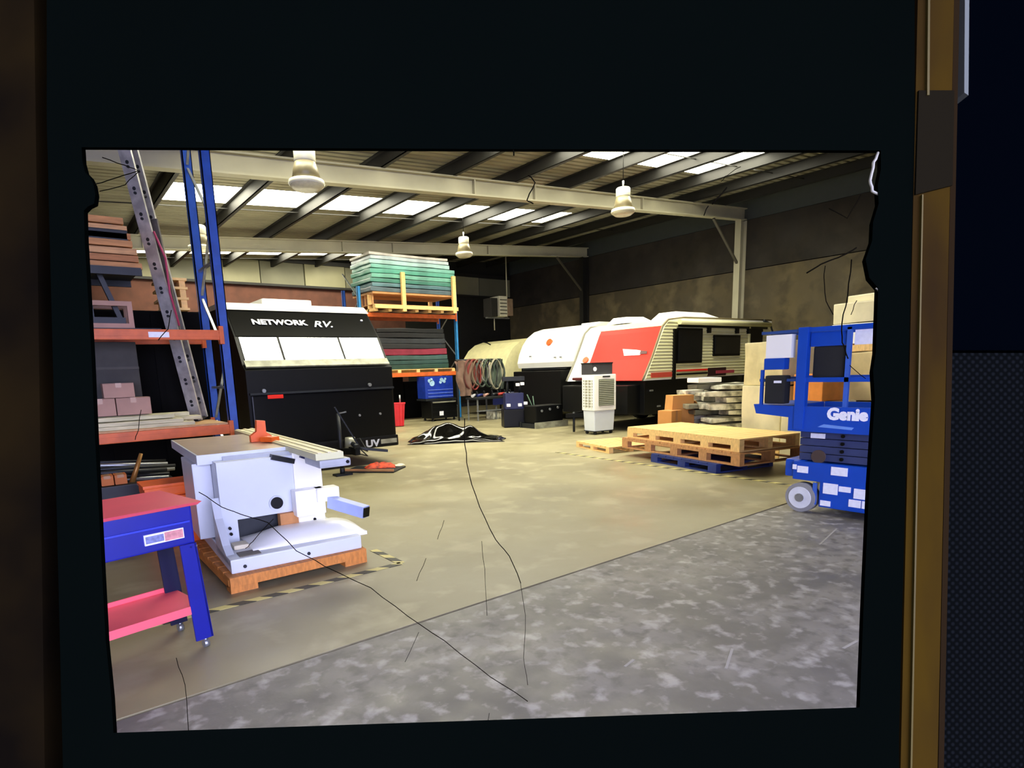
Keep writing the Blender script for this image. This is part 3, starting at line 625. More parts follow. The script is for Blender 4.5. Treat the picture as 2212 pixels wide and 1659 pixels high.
# wall-hung heater unit
hb = thing('air_unit', 'pale grey boxed air unit hanging high in the far right corner', 'air unit', (15.1, 19.0, 3.65))
MB().bx(-.25, .15, -.4, .2, 0, .78, bev=.02).build('housing', mat('unit_grey', '#b8b4a0', .5), hb)
MB().bx(-.62, -.3, -.35, .15, 0, .7, bev=.02).build('side_box', M_purl, hb); MB().bx(.18, .48, -.35, .15, .05, .7, bev=.02).build('side_box', mat('rusty', '#7a6450', .7, var=.3), hb)
for k in range(5): MB().bx(-.22, .12, -.415, -.4, .1 + .13 * k, .13 + .13 * k).build('louvre', M_purl, hb)
MB().bx(-.65, .5, -.1, 0, -.05, 0).build('bracket', M_steel, hb)
for xx in (.42,): MB().cyl((xx, -.05, -.05), (xx, -.05, roofz(15.5) - 3.65 + .01), .022).build('hanger_rod', M_raft, hb)
MB().cyl((-.25, -.05, -.5), (-.25, -.05, -.05), .02).build('drain_pipe', M_raft, hb)

# ================================================================= PALE CARAVANS
def caravan(loc, label, red=False, front=M_whitec, length=5.8, width=2.65, ztop=2.72, lean=.95, round_=False, zb=1.22, rz=0):
    c = thing('caravan', label, 'caravan', loc, rz)
    # local: front at x=0 (faces -X), side at y=0 (faces -Y)
    if round_: H = ztop - zb; pf = [(.05, zb), (0, zb + .12 * H), (.08, zb + .32 * H), (.24, zb + .55 * H), (.46, zb + .74 * H), (.78, zb + .89 * H), (1.2, zb + .97 * H), (1.7, ztop), (length, ztop), (length, zb)]
    else: pf = [(0, zb), (.35, zb + .55), (lean - .22, ztop - .22), (lean, ztop - .06), (lean + .35, ztop), (length, ztop + .02), (length, zb)]
    MB().prism([(x, 0, z) for x, z in pf], (0, width, 0)).build('body', M_whitec if not round_ else front, c)
    MB().bx(.12, length - .05, .06, width - .06, .38, zb, bev=.02).build('lower_body', M_black, c)
    MB().bx(-.35, .3, .2, width - .2, .42, zb - .1, bev=.03).build('front_boot', M_black, c)
    MB().bar((-1.3, width / 2, .42), (.3, width / 2 - .6, .4), .06, .1).bar((-1.3, width / 2, .42), (.3, width / 2 + .6, .4), .06, .1).build('drawbar', M_black, c)
    MB().cyl((-1.05, width / 2, 0), (-1.05, width / 2, .5), .03).build('jockey_post', M_dsteel, c)
    for y in (.1, width - .34):
        for x in (length * .5, length * .5 + .85): MB().cyl((x, y, .34), (x, y + .24, .34), .34, n=28).build('wheel', M_rubber, c)
    return c, pf
RC = (11.72, 9.2, 0); rw = 2.62; L = 5.9
rc, pf = caravan(RC, 'cream and red caravan parked behind the white cooler', width=rw, length=L)
Z0 = 1.22
# front: red panel on the sloping nose
def nose(s, y, off=0):      # point on the sloping nose, s 0..1 bottom to top
    seg = [Vector((x, 0, z)) for x, z in pf[:4]]; t = s * 3; i = min(2, int(t)); p = seg[i].lerp(seg[i + 1], t - i); n = Vector((-(seg[i + 1] - seg[i]).z, 0, (seg[i + 1] - seg[i]).x)).normalized()
    return p + Vector((0, y, 0)) + n * off
def nose_patch(s0, s1, y0, y1, m, name, th=.015, label=None, k=9, skew=0):
    b = MB(); rows = []
    for i in range(k + 1):
        s = s0 + (s1 - s0) * i / k
        rows.append([b.bm.verts.new(nose(s, y0 + skew * i / k, 0)), b.bm.verts.new(nose(s, y1, 0)), b.bm.verts.new(nose(s, y1, th)), b.bm.verts.new(nose(s, y0 + skew * i / k, th))])
    for a, c in zip(rows, rows[1:]):
        for q in range(4): b.bm.faces.new((a[q], a[(q + 1) % 4], c[(q + 1) % 4], c[q]))
    b.bm.faces.new(rows[0]); b.bm.faces.new(rows[-1][::-1])
    return b.build(name, m, rc, label=label)
nose_patch(0, .70, .05, 2.02, M_redp, 'nose_panel', label='red nose panel')
nose_patch(.70, 1, .05, 2.1, M_cream, 'nose_panel', label='cream upper nose panel')
b = MB()
for s in [i / 12 for i in range(12)]: pass
b.tube([nose(i / 12, .02, .02) for i in range(13)] + [Vector((1.6, .02, 2.74)), Vector((L, .02, 2.76))], .025); b.build('edge_moulding', mat('moulding', '#7c7050', .5), rc)
b = MB(); b.tube([nose(i / 12, rw - .02, .02) for i in range(13)] + [Vector((2.5, rw - .02, 2.74))], .025); b.build('edge_moulding', mat('moulding2', '#8a8878', .5), rc)
# white swoosh on the red nose
MB().prism([nose(.36, .9, .02), nose(.36, .42, .02), nose(.40, .30, .02), nose(.42, .55, .02), nose(.44, 1.02, .02)], nose(.4, 0, .01) - nose(.4, 0, 0)).build('badge', M_letter, rc, label='white streak badge')
MB().prism([nose(.37, .42, .022), nose(.37, .2, .022), nose(.40, .22, .022), nose(.41, .42, .022)], nose(.4, 0, .01) - nose(.4, 0, 0)).build('badge', mat('dark_badge', '#5a3030', .5), rc)
o = MB().cyl(nose(.33, 2.2, 0), nose(.33, 2.2, .05), .09).build('marker_light', mat('amber', '#e8602c', .4), rc, label='amber marker light')
MB().bx(-.1, .1, 1.9, 2.3, 1.25, 1.32, bev=.02).build('grab_handle', mat('maroon', '#5c1c1c', .5), rc)
# side cladding of horizontal boards, visible side at y=0
zz = 1.26; k = 0
sidepoly = lambda z: (0 + (z - Z0) / (2.5 - Z0) * .72 if z < 2.5 else .72 + (z - 2.5) * 1.1)
while zz < 2.64:
    x0 = sidepoly(zz) + .04; x1 = sidepoly(zz + .075) + .04
    MB().prism([(x0, -.012, zz), (L - .03, -.012, zz), (L - .03, -.02, zz + .035), (L - .03, -.008, zz + .07), (x1, -.008, zz + .07), ((x0 + x1) / 2, -.02, zz + .035)][:6], (0, .012, 0)).build('cladding_board', M_cream, rc)
    zz += .078
def side_panel(x0, x1, z0, z1, m, name, th=.05, bev=.02, parent=None, label=None): return MB().bx(x0, x1, -th, -.0, z0, z1, bev=bev).build(name, m, parent or rc, label=label)
def window(x0, x1, z0, z1):
    w = side_panel(x0, x1, z0, z1, M_bgloss, 'window'); MB().bx(x0 + .06, x1 - .06, -.056, -.048, z0 + .06, z1 - .06).build('pane', M_glass, w); return w
window(1.24, 2.33, 1.60, 2.48); window(2.85, 4.15, 1.76, 2.32)
d = side_panel(4.65, 5.35, .9, 2.5, M_black, 'door', .045, label='black entry door'); MB().bx(4.7, 4.76, -.07, -.045, 1.5, 1.62).build('door_handle', M_steel, d)
MB().bx(4.6, 4.66, -.05, 0, .9, 2.55).build('door_frame', M_cream, rc)
MB().bx(1.1, 1.19, -.06, 0, 1.22, 2.45).build('awning_arm', M_bgloss, rc)
b = MB(); b.cyl((1.25, -.1, 2.62), (5.6, -.1, 2.62), .065).build('awning_roll', M_cream, rc)
MB().bx(1.3, 5.6, -.04, 0, 2.5, 2.56).build('awning_shadow_strip', M_bgloss, rc)  # black strip laid in as the shadow below the awning roll
for x in (2.55, 3.9, 4.5): MB().bx(x, x + .1, -.09, 0, 2.36, 2.5).build('awning_bracket', M_bgloss, rc)
MB().bx(1.28, 2.62, -.03, 0, 1.40, 1.44).build('stripe', M_redp, rc); MB().bx(1.28, 2.62, -.03, 0, 1.31, 1.35).build('stripe', M_bgloss, rc)
MB().bx(.25, 1.08, -.03, 0, 1.28, 1.40).build('stripe', mat('pale_red', '#c84838', .5), rc)
MB().bx(2.65, 3.5, -.035, 0, 1.24, 1.46).build('stripe', mat('dark_plum', '#2a0c14', .4), rc); MB().bx(3.0, 3.9, -.04, 0, 1.3, 1.38).build('stripe', mat('plum_red', '#a8384c', .5), rc)
MB().hexa([(.95, 1.35, 2.70), (2.1, 1.35, 2.76), (2.1, 2.0, 2.76), (.95, 2.0, 2.70), (1.1, 1.45, 2.87), (1.8, 1.45, 2.89), (1.8, 1.9, 2.89), (1.1, 1.9, 2.87)]).sub(1).build('roof_air_unit', M_whitec, rc)
MB().hexa([(1.5, .3, 2.72), (3.9, .3, 2.76), (3.9, 1.0, 2.76), (1.5, 1.0, 2.72), (1.75, .38, 2.93), (3.0, .38, 2.93), (3.0, .9, 2.93), (1.75, .9, 2.93)]).build('roof_hatch', M_whitec, rc)
b = MB(); b.tube([(L - .02, -.02, 1.25), (L, -.02, 2.45), (L - .15, -.02, 2.66), (L - .5, -.02, 2.74)], .035); b.build('edge_moulding', M_dsteel, rc)
MB().bx(L - .03, L + .02, .02, rw - .02, 1.22, 2.7).build('rear_panel', M_dsteel, rc)
for x, z in ((.3, .95), (1.6, .8), (.6, .55), (2.3, 1.0), (3.2, .75)): MB().bx(x, x + .12, .03, .06, z, z + .04, bev=.005).build('latch', M_steel, rc)
wc, _ = caravan((12.95, 12.75, 0), 'rounded white caravan parked in the middle of the three pale caravans', round_=True, ztop=2.95, zb=1.62, width=2.6, length=5.1)
MB().cyl((.33, 1.3, 2.36), (.22, 1.3, 2.42), .11).build('marker_light', mat('amber', '#e8602c', .4), wc, label='orange marker light')
MB().bx(1.8, 3.0, .6, 1.4, 2.95, 3.02, bev=.03).build('roof_hatch', M_whitec, wc)
MB().bx(-.03, .02, .3, 2.3, 1.56, 1.6).build('trim_strip', M_dsteel, wc)
for y, z in ((.5, 1.9), (.75, 1.9), (1.9, 1.97)): MB().bx(-.012, .01, y, y + .09, z, z + .04).build('badge', mat('badge_grey', '#8a8c90', .5), wc)
cc, _ = caravan((13.15, 16.35, 0), 'pale cream caravan, farthest of the three pale caravans', round_=True, front=mat('cream_nose', '#e6dfaa', .4), ztop=2.72, zb=1.3, width=2.7, length=4.8)
MB().bx(-.02, .05, 1.1, 1.6, 1.5, 1.9, bev=.01).build('hatch', M_cream, cc)

# ================================================================= COOLER
co = thing('air_cooler', 'white evaporative air cooler on castors in the middle of the floor', 'cooler', (10.75, 9.75, 0), radians(-8))
MB().box((0, 0, .32), (.62, .42, .5), bev=.02, taper=.92).build('water_tank', M_white, co, label='slightly darker tank')
MB().box((0, 0, .99), (.66, .46, .84), bev=.02).build('housing', M_whitec, co)
MB().bx(-.2, .26, -.245, -.225, .68, 1.3, bev=.004).build('grille_frame', mat('grille_grey', '#6e7360', .5), co)
for k in range(14): MB().bx(-.19, .25, -.256, -.244, .70 + .043 * k, .715 + .043 * k).build('louvre', mat('louvre', '#b8bca4', .5), co)
for k in range(10): MB().bx(-.345, -.33, -.16, .16, .66 + .066 * k, .69 + .066 * k).build('side_vent', mat('vent', '#9a9a84', .5), co)
for k in range(3): MB().bx(-.35, -.342, -.15 + .12 * k, -.13 + .12 * k, .62, 1.3).build('side_rib', M_whitec, co)
MB().bx(-.08, .14, -.24, -.228, 1.345, 1.375).build('control_panel', M_dsteel, co)
for x in (-.24, .24):
    for y in (-.15, .15): MB().cyl((x - .02, y, .04), (x + .02, y, .04), .04).cyl((x, y, .04), (x, y, .09), .012).build('castor', M_rubber, co)
MB().bx(-.3, .3, -.2, .2, .07, .09).build('chassis', M_dsteel, co)
o = thing('black_case', 'dark grey case lying on top of the white cooler', 'case', (10.78, 9.85, 1.41), radians(-8))
MB().bx(-.3, .32, -.2, .2, 0, .27, bev=.01).build('body', mat('case_grey', '#3a3a3e', .5), o); MB().bx(-.31, .33, -.21, .21, .25, .28).build('lid', M_dsteel, o)
MB().cyl((-.22, -.2, .13), (-.22, -.215, .13), .05).build('sticker', M_sticker, o)

# ================================================================= PALLETS
def pallet(name, label, loc, rz, lx, ly, m, h=.15, boards=9, loose=False):
    p = thing(name, label, 'pallet', loc, rz); n = boards; t = .02
    for x in (0, lx / 2 - .045, lx - .09):      # bearers along y
        pass
    for x in [lx * i / 3 - (.09 if i == 3 else 0) for i in range(4)] if lx < 1.5 else []:
        pass
    return p
PO = (7.80, 4.45, 0); PR = radians(-12.5)      # local x: short side to the right, local y: long side away
def big_pallet(label, z, h, x0=0, x1=1.24, y0=0, y1=2.55, m=M_pine, boards=15, blocks=5, sd=.045):
    p = thing('pallet', label, 'pallet', (PO[0], PO[1], z), PR); w = (y1 - y0)
    for k in range(boards):
        a = y0 + w * k / boards; MB().bx(x0, x1, a, a + w / boards - .012, h - .022, h - random.uniform(0, .003)).build('deck_board', m, p)
    for x in (x0, (x0 + x1) / 2 - .045, x1 - .09):
        MB().bx(x, x + .09, y0, y1, h - sd, h - .023).build('stringer', m, p)
        for k in range(blocks):
            a = y0 + (w - .16) * k / (blocks - 1); MB().bx(x, x + .09, a, a + .16, .022, h - sd - .001).build('block', m, p)
        MB().bx(x, x + .09, y0, y1, 0, .021).build('bottom_board', m, p)
    for k in range(3):
        a = y0 + (w - .1) * k / 2; MB().bx(x0 + .095, (x0 + x1) / 2 - .05, a, a + .1, 0, .021).bx((x0 + x1) / 2 + .05, x1 - .095, a, a + .1, 0, .021).build('bottom_board', m, p)
    return p
M_pblue = mat('pallet_blue', '#1f3478', .6, var=.3, scale=6)
big_pallet('painted blue pallet under the pine pallets, touching the floor', 0, .14, -.12, 1.05, .3, 1.72, M_pblue, 8, 3)
big_pallet('longer dull pine pallet in the middle of the stack on the right', .142, .19, -.04, 1.26, -.05, 2.6, M_pined, 16, 5, .06)
big_pallet('pale yellow pine pallet on the top of the stack on the right', .334, .19, 0.0, 1.22, .0, 2.5, M_pine, 15, 5, .10)
p = thing('pallet', 'low pale pine pallet lying flat on floor left of the stack', 'pallet', (8.32, 7.3, 0), radians(-16))
for k in range(8): MB().bx(0, 1.0, .155 * k, .155 * k + .12, .1, .12).build('deck_board', M_pine, p)
for x in (0, .45, .91):
    MB().bx(x, x + .09, 0, 1.21, .078, .1).build('stringer', M_pine, p)
    for y in (0, .55, 1.1): MB().bx(x, x + .09, y, y + .11, .018, .078).build('block', M_pine, p)
    MB().bx(x, x + .09, 0, 1.21, 0, .018).build('bottom_board', M_pine, p)

# cartons behind pallets
carton(9.75, 10.08, 6.98, 7.3, 0, .7, 'small brown carton left of the tall carton beside the silver pile', M_carton)
o = thing('carton', 'tall tan carton standing upright beside the silver wrapped pile', 'box', (10.28, 7.2, 0), radians(-30))
MB().hexa([(-.26, -.2, 0), (.26, -.2, 0), (.26, .2, 0), (-.26, .2, 0), (-.19, -.16, .98), (.24, -.16, .98), (.24, .18, .98), (-.19, .18, .98)]).build('body', M_carton, o)
MB().box((.31, -.1, .8), (.16, .2, .008), ry=.9).build('flap', M_carton, o)
# silver wrapped bundles
random.seed(11)
sp = thing('pallet', 'wooden pallet mostly hidden beneath the silver wrapped pile', 'pallet', (11.15, 6.5, 0), radians(-25))
for k in range(8): MB().bx(-1.1, 1.1, -.62 + .16 * k, -.5 + .16 * k, .1, .12).build('deck_board', M_pined, sp)
for x in (-1.05, 0, .96): MB().bx(x, x + .09, -.62, .62, 0, .1).build('bearer', M_pined, sp)
z = .122; k = 0; names = ['lowest', 'second', 'third', 'fourth', 'fifth', 'sixth', 'seventh', 'eighth', 'topmost']
for lay in range(9):
    h = [.12, .11, .13, .12, .12, .12, .13, .12, .11][lay]
    for q in range(3):
        ln = 2.2 + random.uniform(-.6, .15) - .06 * lay; dy = -.42 + .42 * q + random.uniform(-.02, .02); off = random.uniform(-.22, .22)
        b = MB(); b.bx(-ln / 2, ln / 2, -.185, .185, 0, h - .015 - random.uniform(0, .03), bev=.012); b.sub(4); b.wobble(.035, 5, k * 1.7)
        o = b.build('wrapped_profile_pack', [M_silver, M_silver2, M_silver, mat('silver_dark', '#6e6e60', .4, .2, var=.5, scale=6, bump=.5, bscale=6)][(k * 3 + lay) % 4], None, (11.15 + off * cos(radians(25)) - dy * sin(radians(-25)), 6.5 - off * sin(radians(25)) + dy * cos(radians(-25)), z), radians(-25) + random.uniform(-.05, .05))
        tag(o, names[lay] + ' layer, ' + ('nearest', 'middle', 'farthest')[q] + ' silver grey wrapped pack of the pile behind the pallets', 'packs', 'silver wrapped packs behind the pallets'); k += 1
    z += h
for kk, (x, y, w, lab) in enumerate([(10.45, 6.75, .5, 'white foam block at left end on top of the silver pile'), (11.55, 6.1, .45, 'white foam block at right end on top of the silver pile')]):
    o = MB().bx(-w / 2, w / 2, -.2, .2, 0, .09, bev=.015).build('foam_block', M_whitec, None, (x, y, z + .02), radians(-25)); tag(o, lab, 'foam')
b = MB(); b.bx(-.5, .5, -.3, .3, 0, .06); b.sub(3); b.wobble(.05, 4, 5)
for k, (x, y, w) in enumerate(((9.75, 6.2, .8), (10.6, 5.5, .9), (11.6, 5.0, .9))):
    b = MB(); b.bx(-w, w, -.14, .14, 0, .1, bev=.01); b.sub(2); b.wobble(.03, 3, k)
    for q in range(2 + k % 2):
        pass
    o = b.build('profile_bundle', M_silver, None, (x + .35, y, .005 + .0), radians(-28)); tag(o, ['left', 'middle', 'right'][k] + ' loose silver bundle lying on the floor in front of the silver pile', 'bundle')

# cream wrapped stacks behind the lift
def cream_block(x, y, z, w, d, h, label, m=None, rz=-.2):
    b = MB(); b.bx(-w / 2, w / 2, -d / 2, d / 2, 0, h, bev=.02); b.sub(2); b.wobble(.02, 2.5, x)
    o = b.build('wrapped_load', m or M_creamw, None, (x, y, z), rz); return tag(o, label, 'wrapped load')
def small_pallet(x, y, z, w, d, label, rz=-.2):
    p = thing('pallet', label, 'pallet', (x, y, z), rz)
    for k in range(6): MB().bx(-w / 2, w / 2, -d / 2 + d * k / 6, -d / 2 + d * k / 6 + d / 6 - .03, .1, .12).build('deck_board', M_pine, p)
    for xx in (-w / 2, -.05, w / 2 - .1): MB().bx(xx, xx + .1, -d / 2, d / 2, 0, .1).build('bearer', M_pine, p)
SX, SY = 11.35, 4.0
small_pallet(SX, SY, 0, 1.1, 1.1, 'pallet at the base of the tall cream load behind the lift')
cream_block(SX, SY, .122, 1.1, 1.1, .75, 'lowest cream wrapped load, behind the lift platform')
cream_block(SX - .02, SY, .9, 1.08, 1.08, .78, 'middle cream wrapped load, behind the lift rails', mat('tan_wrap', '#d9c48c', .45, var=.3, scale=3, bump=.4, bscale=6))
small_pallet(SX, SY, 1.7, 1.1, 1.1, 'pine pallet between the two upper cream loads behind the lift')
cream_block(SX, SY, 1.823, 1.1, 1.1, .33, 'white wrapped load on the raised pallet behind the lift', M_whitec)
cream_block(SX + .02, SY, 2.165, 1.1, 1.1, .33, 'cream wrapped load just below the top slab behind the lift')
cream_block(SX + .15, SY, 2.505, .75, 1.0, .13, 'topmost cream slab of the tallest load behind the lift')
small_pallet(10.15, 5.15, 0, .8, .8, 'pallet under the narrow cream crate left of the lift')
cream_block(10.15, 5.15, .122, .78, .78, 1.05, 'lower narrow cream crate left of the lift rails')
cream_block(10.15, 5.15, 1.19, .76, .76, .72, 'upper narrow cream crate left of the lift rails', mat('crate_cream', '#dcd0a0', .5, var=.3, scale=3))
o = MB().bx(-.28, .3, -.25, .25, 0, .42, bev=.02).build('orange_carton', mat('orange_carton', '#e08a38', .6, var=.2), None, (9.9, 4.35, .95), -.2); tag(o, 'bright orange carton seen through the lift rails', 'box')
o = MB().bx(-.4, .4, -.35, .35, 0, .945, bev=.02).build('cream_drum_box', M_creamw, None, (9.9, 4.35, 0), -.2); tag(o, 'cream carton standing under the bright orange carton', 'box')

# ================================================================= SCISSOR LIFT
lf = thing('scissor_lift', 'blue scissor lift with white wheels parked at the right', 'lift', (6.35, 1.35, 0))
LX = .78      # width (x), length along +y up to 2.0
MB().bx(.0, LX, .12, 1.66, .34, .54, bev=.015).build('chassis_beam', M_genie, lf)
MB().bx(.0, LX, .30, 1.38, .08, .36, bev=.015).build('battery_box', M_genie, lf)
MB().bx(.03, LX - .03, 1.55, 1.76, .36, .55, bev=.03).build('end_cap', M_genie, lf)
MB().bx(-.012, 0, 1.40, 1.44, .1, .33).build('rail_edge', mat('lift_blue2', '#3864c0', .4), lf)
for y in (.22, 1.56):
    for x in (-.02, LX - .1):
        w = MB().cyl((x, y, .155), (x + .12, y, .155), .155, n=32).build('wheel', mat('grey_tyre', '#8e8e8c', .7), lf, label='pale non-marking tyre')
        MB().cyl((x - .012, y, .155), (x + .132, y, .155), .115, n=28).build('rim', mat('wheel_white', '#dde0e2', .5, var=.12, scale=10), w)
        MB().cyl((x - .022, y, .155), (x - .005, y, .155), .045, n=12).build('hub', M_steel, w)
for k in range(4):
    z = .555 + .078 * k
    MB().bx(.04, .10, .15, 1.62, z, z + .072, bev=.008).build('scissor_arm', M_slate, lf); MB().bx(LX - .1, LX - .04, .15, 1.62, z, z + .072, bev=.008).build('scissor_arm', M_slate, lf)
    for y in (.25 + .05 * (k % 2), .9, 1.2): MB().cyl((.025, y, z + .036), (.04, y, z + .036), .018, n=10).build('pin', M_bgloss, lf)
MB().bx(.12, LX - .12, .2, 1.6, .55, .86).build('lift_core', M_dsteel, lf)
MB().cyl((.02, 1.42, .60), (.12, 1.42, .60), .07, n=16).build('motor_end', mat('brownish', '#4a3a34', .6), lf)
# platform
MB().bx(-.02, LX + .02, 0.1, 1.72, .865, .885).build('platform_floor', M_dsteel, lf)
MB().bx(-.035, -.01, 0.1, 1.72, .86, 1.12).build('toe_board', M_genie, lf)
MB().bx(LX + .01, LX + .035, .1, 1.72, .86, 1.12).build('toe_board', M_genie, lf)
MB().bx(-.03, LX + .03, .1, .12, .86, 1.12).build('toe_board', M_genie, lf)
MB().hexa([(-.03, 1.72, 1.0), (LX, 1.72, 1.0), (LX, 2.02, 1.03), (-.03, 2.08, 1.03), (-.03, 1.72, 1.12), (LX, 1.72, 1.12), (LX, 2.06, 1.13), (-.03, 2.11, 1.13)]).build('extension_deck', M_genie, lf)
for zr, r in ((1.89, .019), (1.39, .022)):
    MB().bar((-.02, .12, zr), (-.02, 1.62, zr), .035, .045).bar((LX, .12, zr), (LX, 2.0, zr), .035, .045).bar((-.02, .12, zr), (LX, .12, zr), .035, .045).build('guard_rail', M_genie, lf)
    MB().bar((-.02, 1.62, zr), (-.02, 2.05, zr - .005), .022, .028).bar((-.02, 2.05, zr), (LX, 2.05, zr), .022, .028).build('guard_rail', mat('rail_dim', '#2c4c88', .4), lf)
MB().bx(-.05, .03, 1.56, 1.66, .88, 1.92, bev=.01).build('post', M_genie, lf)
for y in (.12, .55, 1.18): MB().bar((-.02, y, 1.12), (-.02, y, 1.89), .035, .04).build('post', mat('lift_blue2', '#3864c0', .4), lf)
for y in (.12, .9, 2.0): MB().bar((LX, y, 1.12), (LX, y, 1.89), .035, .04).build('post', M_genie, lf)
MB().bar((-.02, 2.03, 1.12), (-.02, 2.03, 1.5), .03, .03).build('post', M_genie, lf)
MB().bx(-.01, .03, 1.2, 1.55, 1.72, 1.86, bev=.01).build('corner_gusset', M_genie, lf)
MB().bx(0, .1, 1.22, 1.52, 1.41, 1.72, bev=.02).build('control_box', M_rubber, lf, label='black control box')
MB().cyl((.05, 1.38, 1.72), (.05, 1.42, 1.82), .02).build('joystick', M_rubber, lf)
MB().bx(-.01, .01, .98, 1.14, 1.72, 1.86).build('sticker', M_sticker, lf)
MB().bx(-.05, .04, 1.72, 1.99, 1.62, 1.86, bev=.004).build('manual_pouch', M_whitec, lf, label='white document pouch')
MB().bx(-.06, .05, 1.78, 2.0, 1.5, 1.62, bev=.01).build('bracket', M_genie, lf)
MB().bx(-.06, .06, 1.76, 1.98, 1.14, 1.44, bev=.02).build('ground_box', M_rubber, lf, label='black box on the extension deck'); MB().bx(-.065, -.058, 1.8, 1.88, 1.36, 1.385).build('sticker', M_sticker, lf)
SIDE = (radians(90), 0, radians(-90))
text('lettering', 'Genie', .155, M_letter, lf, (-.036, 1.335, 1.0), SIDE, .003, .009, 0, label='white Genie lettering', sx=.98)
for k in range(5): pass
MB().prism([(-.037, 1.42, .915), (-.037, 1.1, .9), (-.037, 1.08, .925), (-.037, 1.36, .945)], (.003, 0, 0)).build('decal', mat('decal_blue', '#6f9ce8', .5), lf, label='faint pale blue decal')
for (y, z, w, h) in ((1.37, .79, .14, .05),): MB().bx(.028, .04, y, y + w, z, z + h).build('sticker', M_sticker, lf)
for (y, z, w, h) in ((1.5, .42, .11, .07), (1.12, .43, .155, .085), (.75, .42, .1, .07)): MB().bx(-.008, 0, y, y + w, z, z + h).build('sticker', M_sticker, lf)
MB().bx(-.008, 0, 1.62, 1.66, .45, .5).build('sticker', M_sticker, lf)
for (y, z, w, h) in ((1.2, .23, .14, .11), (1.08, .27, .11, .055), (.92, .22, .13, .1), (1.26, .1, .1, .055), (.98, .13, .11, .075), (.86, .13, .11, .075)): MB().bx(-.008, 0, y, y + w, z, z + h).build('sticker', M_sticker, lf)

# ================================================================= TABLE SAW
SP = thing('pallet', 'orange tinted wooden pallet beneath the white table saw', 'pallet', (.98, 4.6, 0))
for k in range(8): MB().bx(0, 1.12, .0 + .17 * k, .15 + .17 * k, .1, .122).build('deck_board', M_pine2, SP)
for x in (0, .52, 1.03): MB().bx(x, x + .09, .03, 1.3, .03, .1).build('bearer', M_pine2, SP)
MB().bx(0, 1.12, -.03, 0.0, .045, .122, bev=.003).build('face_board', M_pine2, SP)
for x in (0, .92): MB().bx(x, x + .2, -.028, .1, 0, .045).build('block', M_pine2, SP); MB().bx(x, x + .2, 1.2, 1.3, 0, .03).build('block', M_pine2, SP)
sw = thing('table_saw', 'white panel table saw on a wooden pallet at the left', 'table saw', (1.0, 4.65, .122), radians(-3))
b = MB(); b.bx(.08, .70, .55, .575, .30, .80).bx(.08, .20, .55, .575, .1, .30); b.build('cabinet_front', M_white, sw)
MB().bx(.08, .70, .58, 1.5, .31, .80).bx(.08, .16, .58, 1.5, .1, .31).build('cabinet', M_white, sw)
MB().bx(.18, .69, .64, 1.4, .12, .305).build('slot_shade', M_dsteel, sw)  # dark-coloured box gives the shade inside the cabinet slot
MB().bx(.54, .70, .50, .60, .13, .30, bev=.01).build('motor_block', mat('rust_orange', '#c88a50', .7, var=.3), sw)
MB().bx(.70, .95, .53, 1.4, .1, .82, bev=.008).build('side_cabinet', M_whitec, sw)
MB().bx(-.07, .078, .8, 1.45, .12, .78, bev=.01).build('side_cabinet', M_white, sw)
MB().cyl((.53, .515, .40), (.53, .528, .40), .052, n=24).build('dust_port', M_bgloss, sw)
b = MB(); b.cyl((.535, .53, .395), (.535, .549, .395), .068, n=24, caps=True); b.build('port_ring', M_white, sw)
MB().bx(.02, 1.08, .02, 1.5, 0, .11, bev=.01).build('base_plate', M_white, sw)
MB().prism([(.02, .03, .05), (.02, .6, .05), (.02, .6, .5), (.02, .52, .34), (.02, .3, .16)], (.06, 0, 0)).build('corner_foot', M_white, sw)
MB().bx(.1, .26, .06, .2, .108, .116).build('foot_slot', mat('taupe', '#6a6258', .6), sw)
MB().bx(.1, .22, .28, .42, .11, .15, bev=.02).build('foam_pad', mat('foam_beige', '#ddd3b4', .7), sw)
def cov(u, v):
    e = min(1, (1 - u) * 6) ** .5 * min(1, u * 3 + .1); return (.22 + .95 * u, .10 + .52 * v + .06 * (1 - u), .12 + .085 * (1 - abs(2 * v - 1) ** 3) * e)
MB().slab(cov, 22, 12, .03).build('base_cover', M_whitec, sw, label='rounded white base cover')
MB().bx(.66, .92, .40, .53, .27, .50, bev=.01).build('bracket', M_whitec, sw)
MB().bx(.84, 1.04, .36, .5, .38, .50, bev=.01).build('bracket', M_whitec, sw)
ar = MB().bar((.96, .38, .37), (1.14, .02, .31), .085, .10).build('support_arm', mat('pale_blue_steel', '#b4c2ec', .4), sw)
MB().bar((1.14, .02, .31), (1.145, .01, .308), .07, .085).build('arm_cap', M_bgloss, ar)
for x, z in ((.13, .24), (.135, .19), (.85, .2)): MB().cyl((x, .52, z), (x, .552, z), .013, n=8).build('bolt', M_bgloss, sw)
for x in (.12, .62): MB().cyl((x, .012, .045), (x, .022, .045), .014, n=10).build('bolt', M_dsteel, sw)
MB().bx(-.02, .70, .74, 2.42, .83, .858, bev=.005).build('table_top', mat('cast_table', '#b9a48e', .35, .2, var=.1), sw, label='brownish cast table top')
b = MB(); b.bx(-.02, .70, .72, .74, .775, .858).bx(-.035, -.02, .72, 2.42, .775, .858); b.build('table_edge', M_white, sw)
MB().hexa([(.16, .58, .74), (.95, .54, .72), (.95, .74, .72), (.16, .74, .74), (.16, .70, .83), (.90, .60, .83), (.90, .74, .83), (.16, .74, .83)]).build('apron', mat('apron_shade', '#c4ccdc', .4), sw)
MB().bx(.70, .93, -.12, 2.9, .82, .875, bev=.008).build('sliding_carriage', M_cream, sw, label='cream sliding table rail')
for x in (.72, .80, .88): MB().bx(x, x + .03, -.12, 2.9, .875, .882).build('rail_rib', M_creamw, sw)
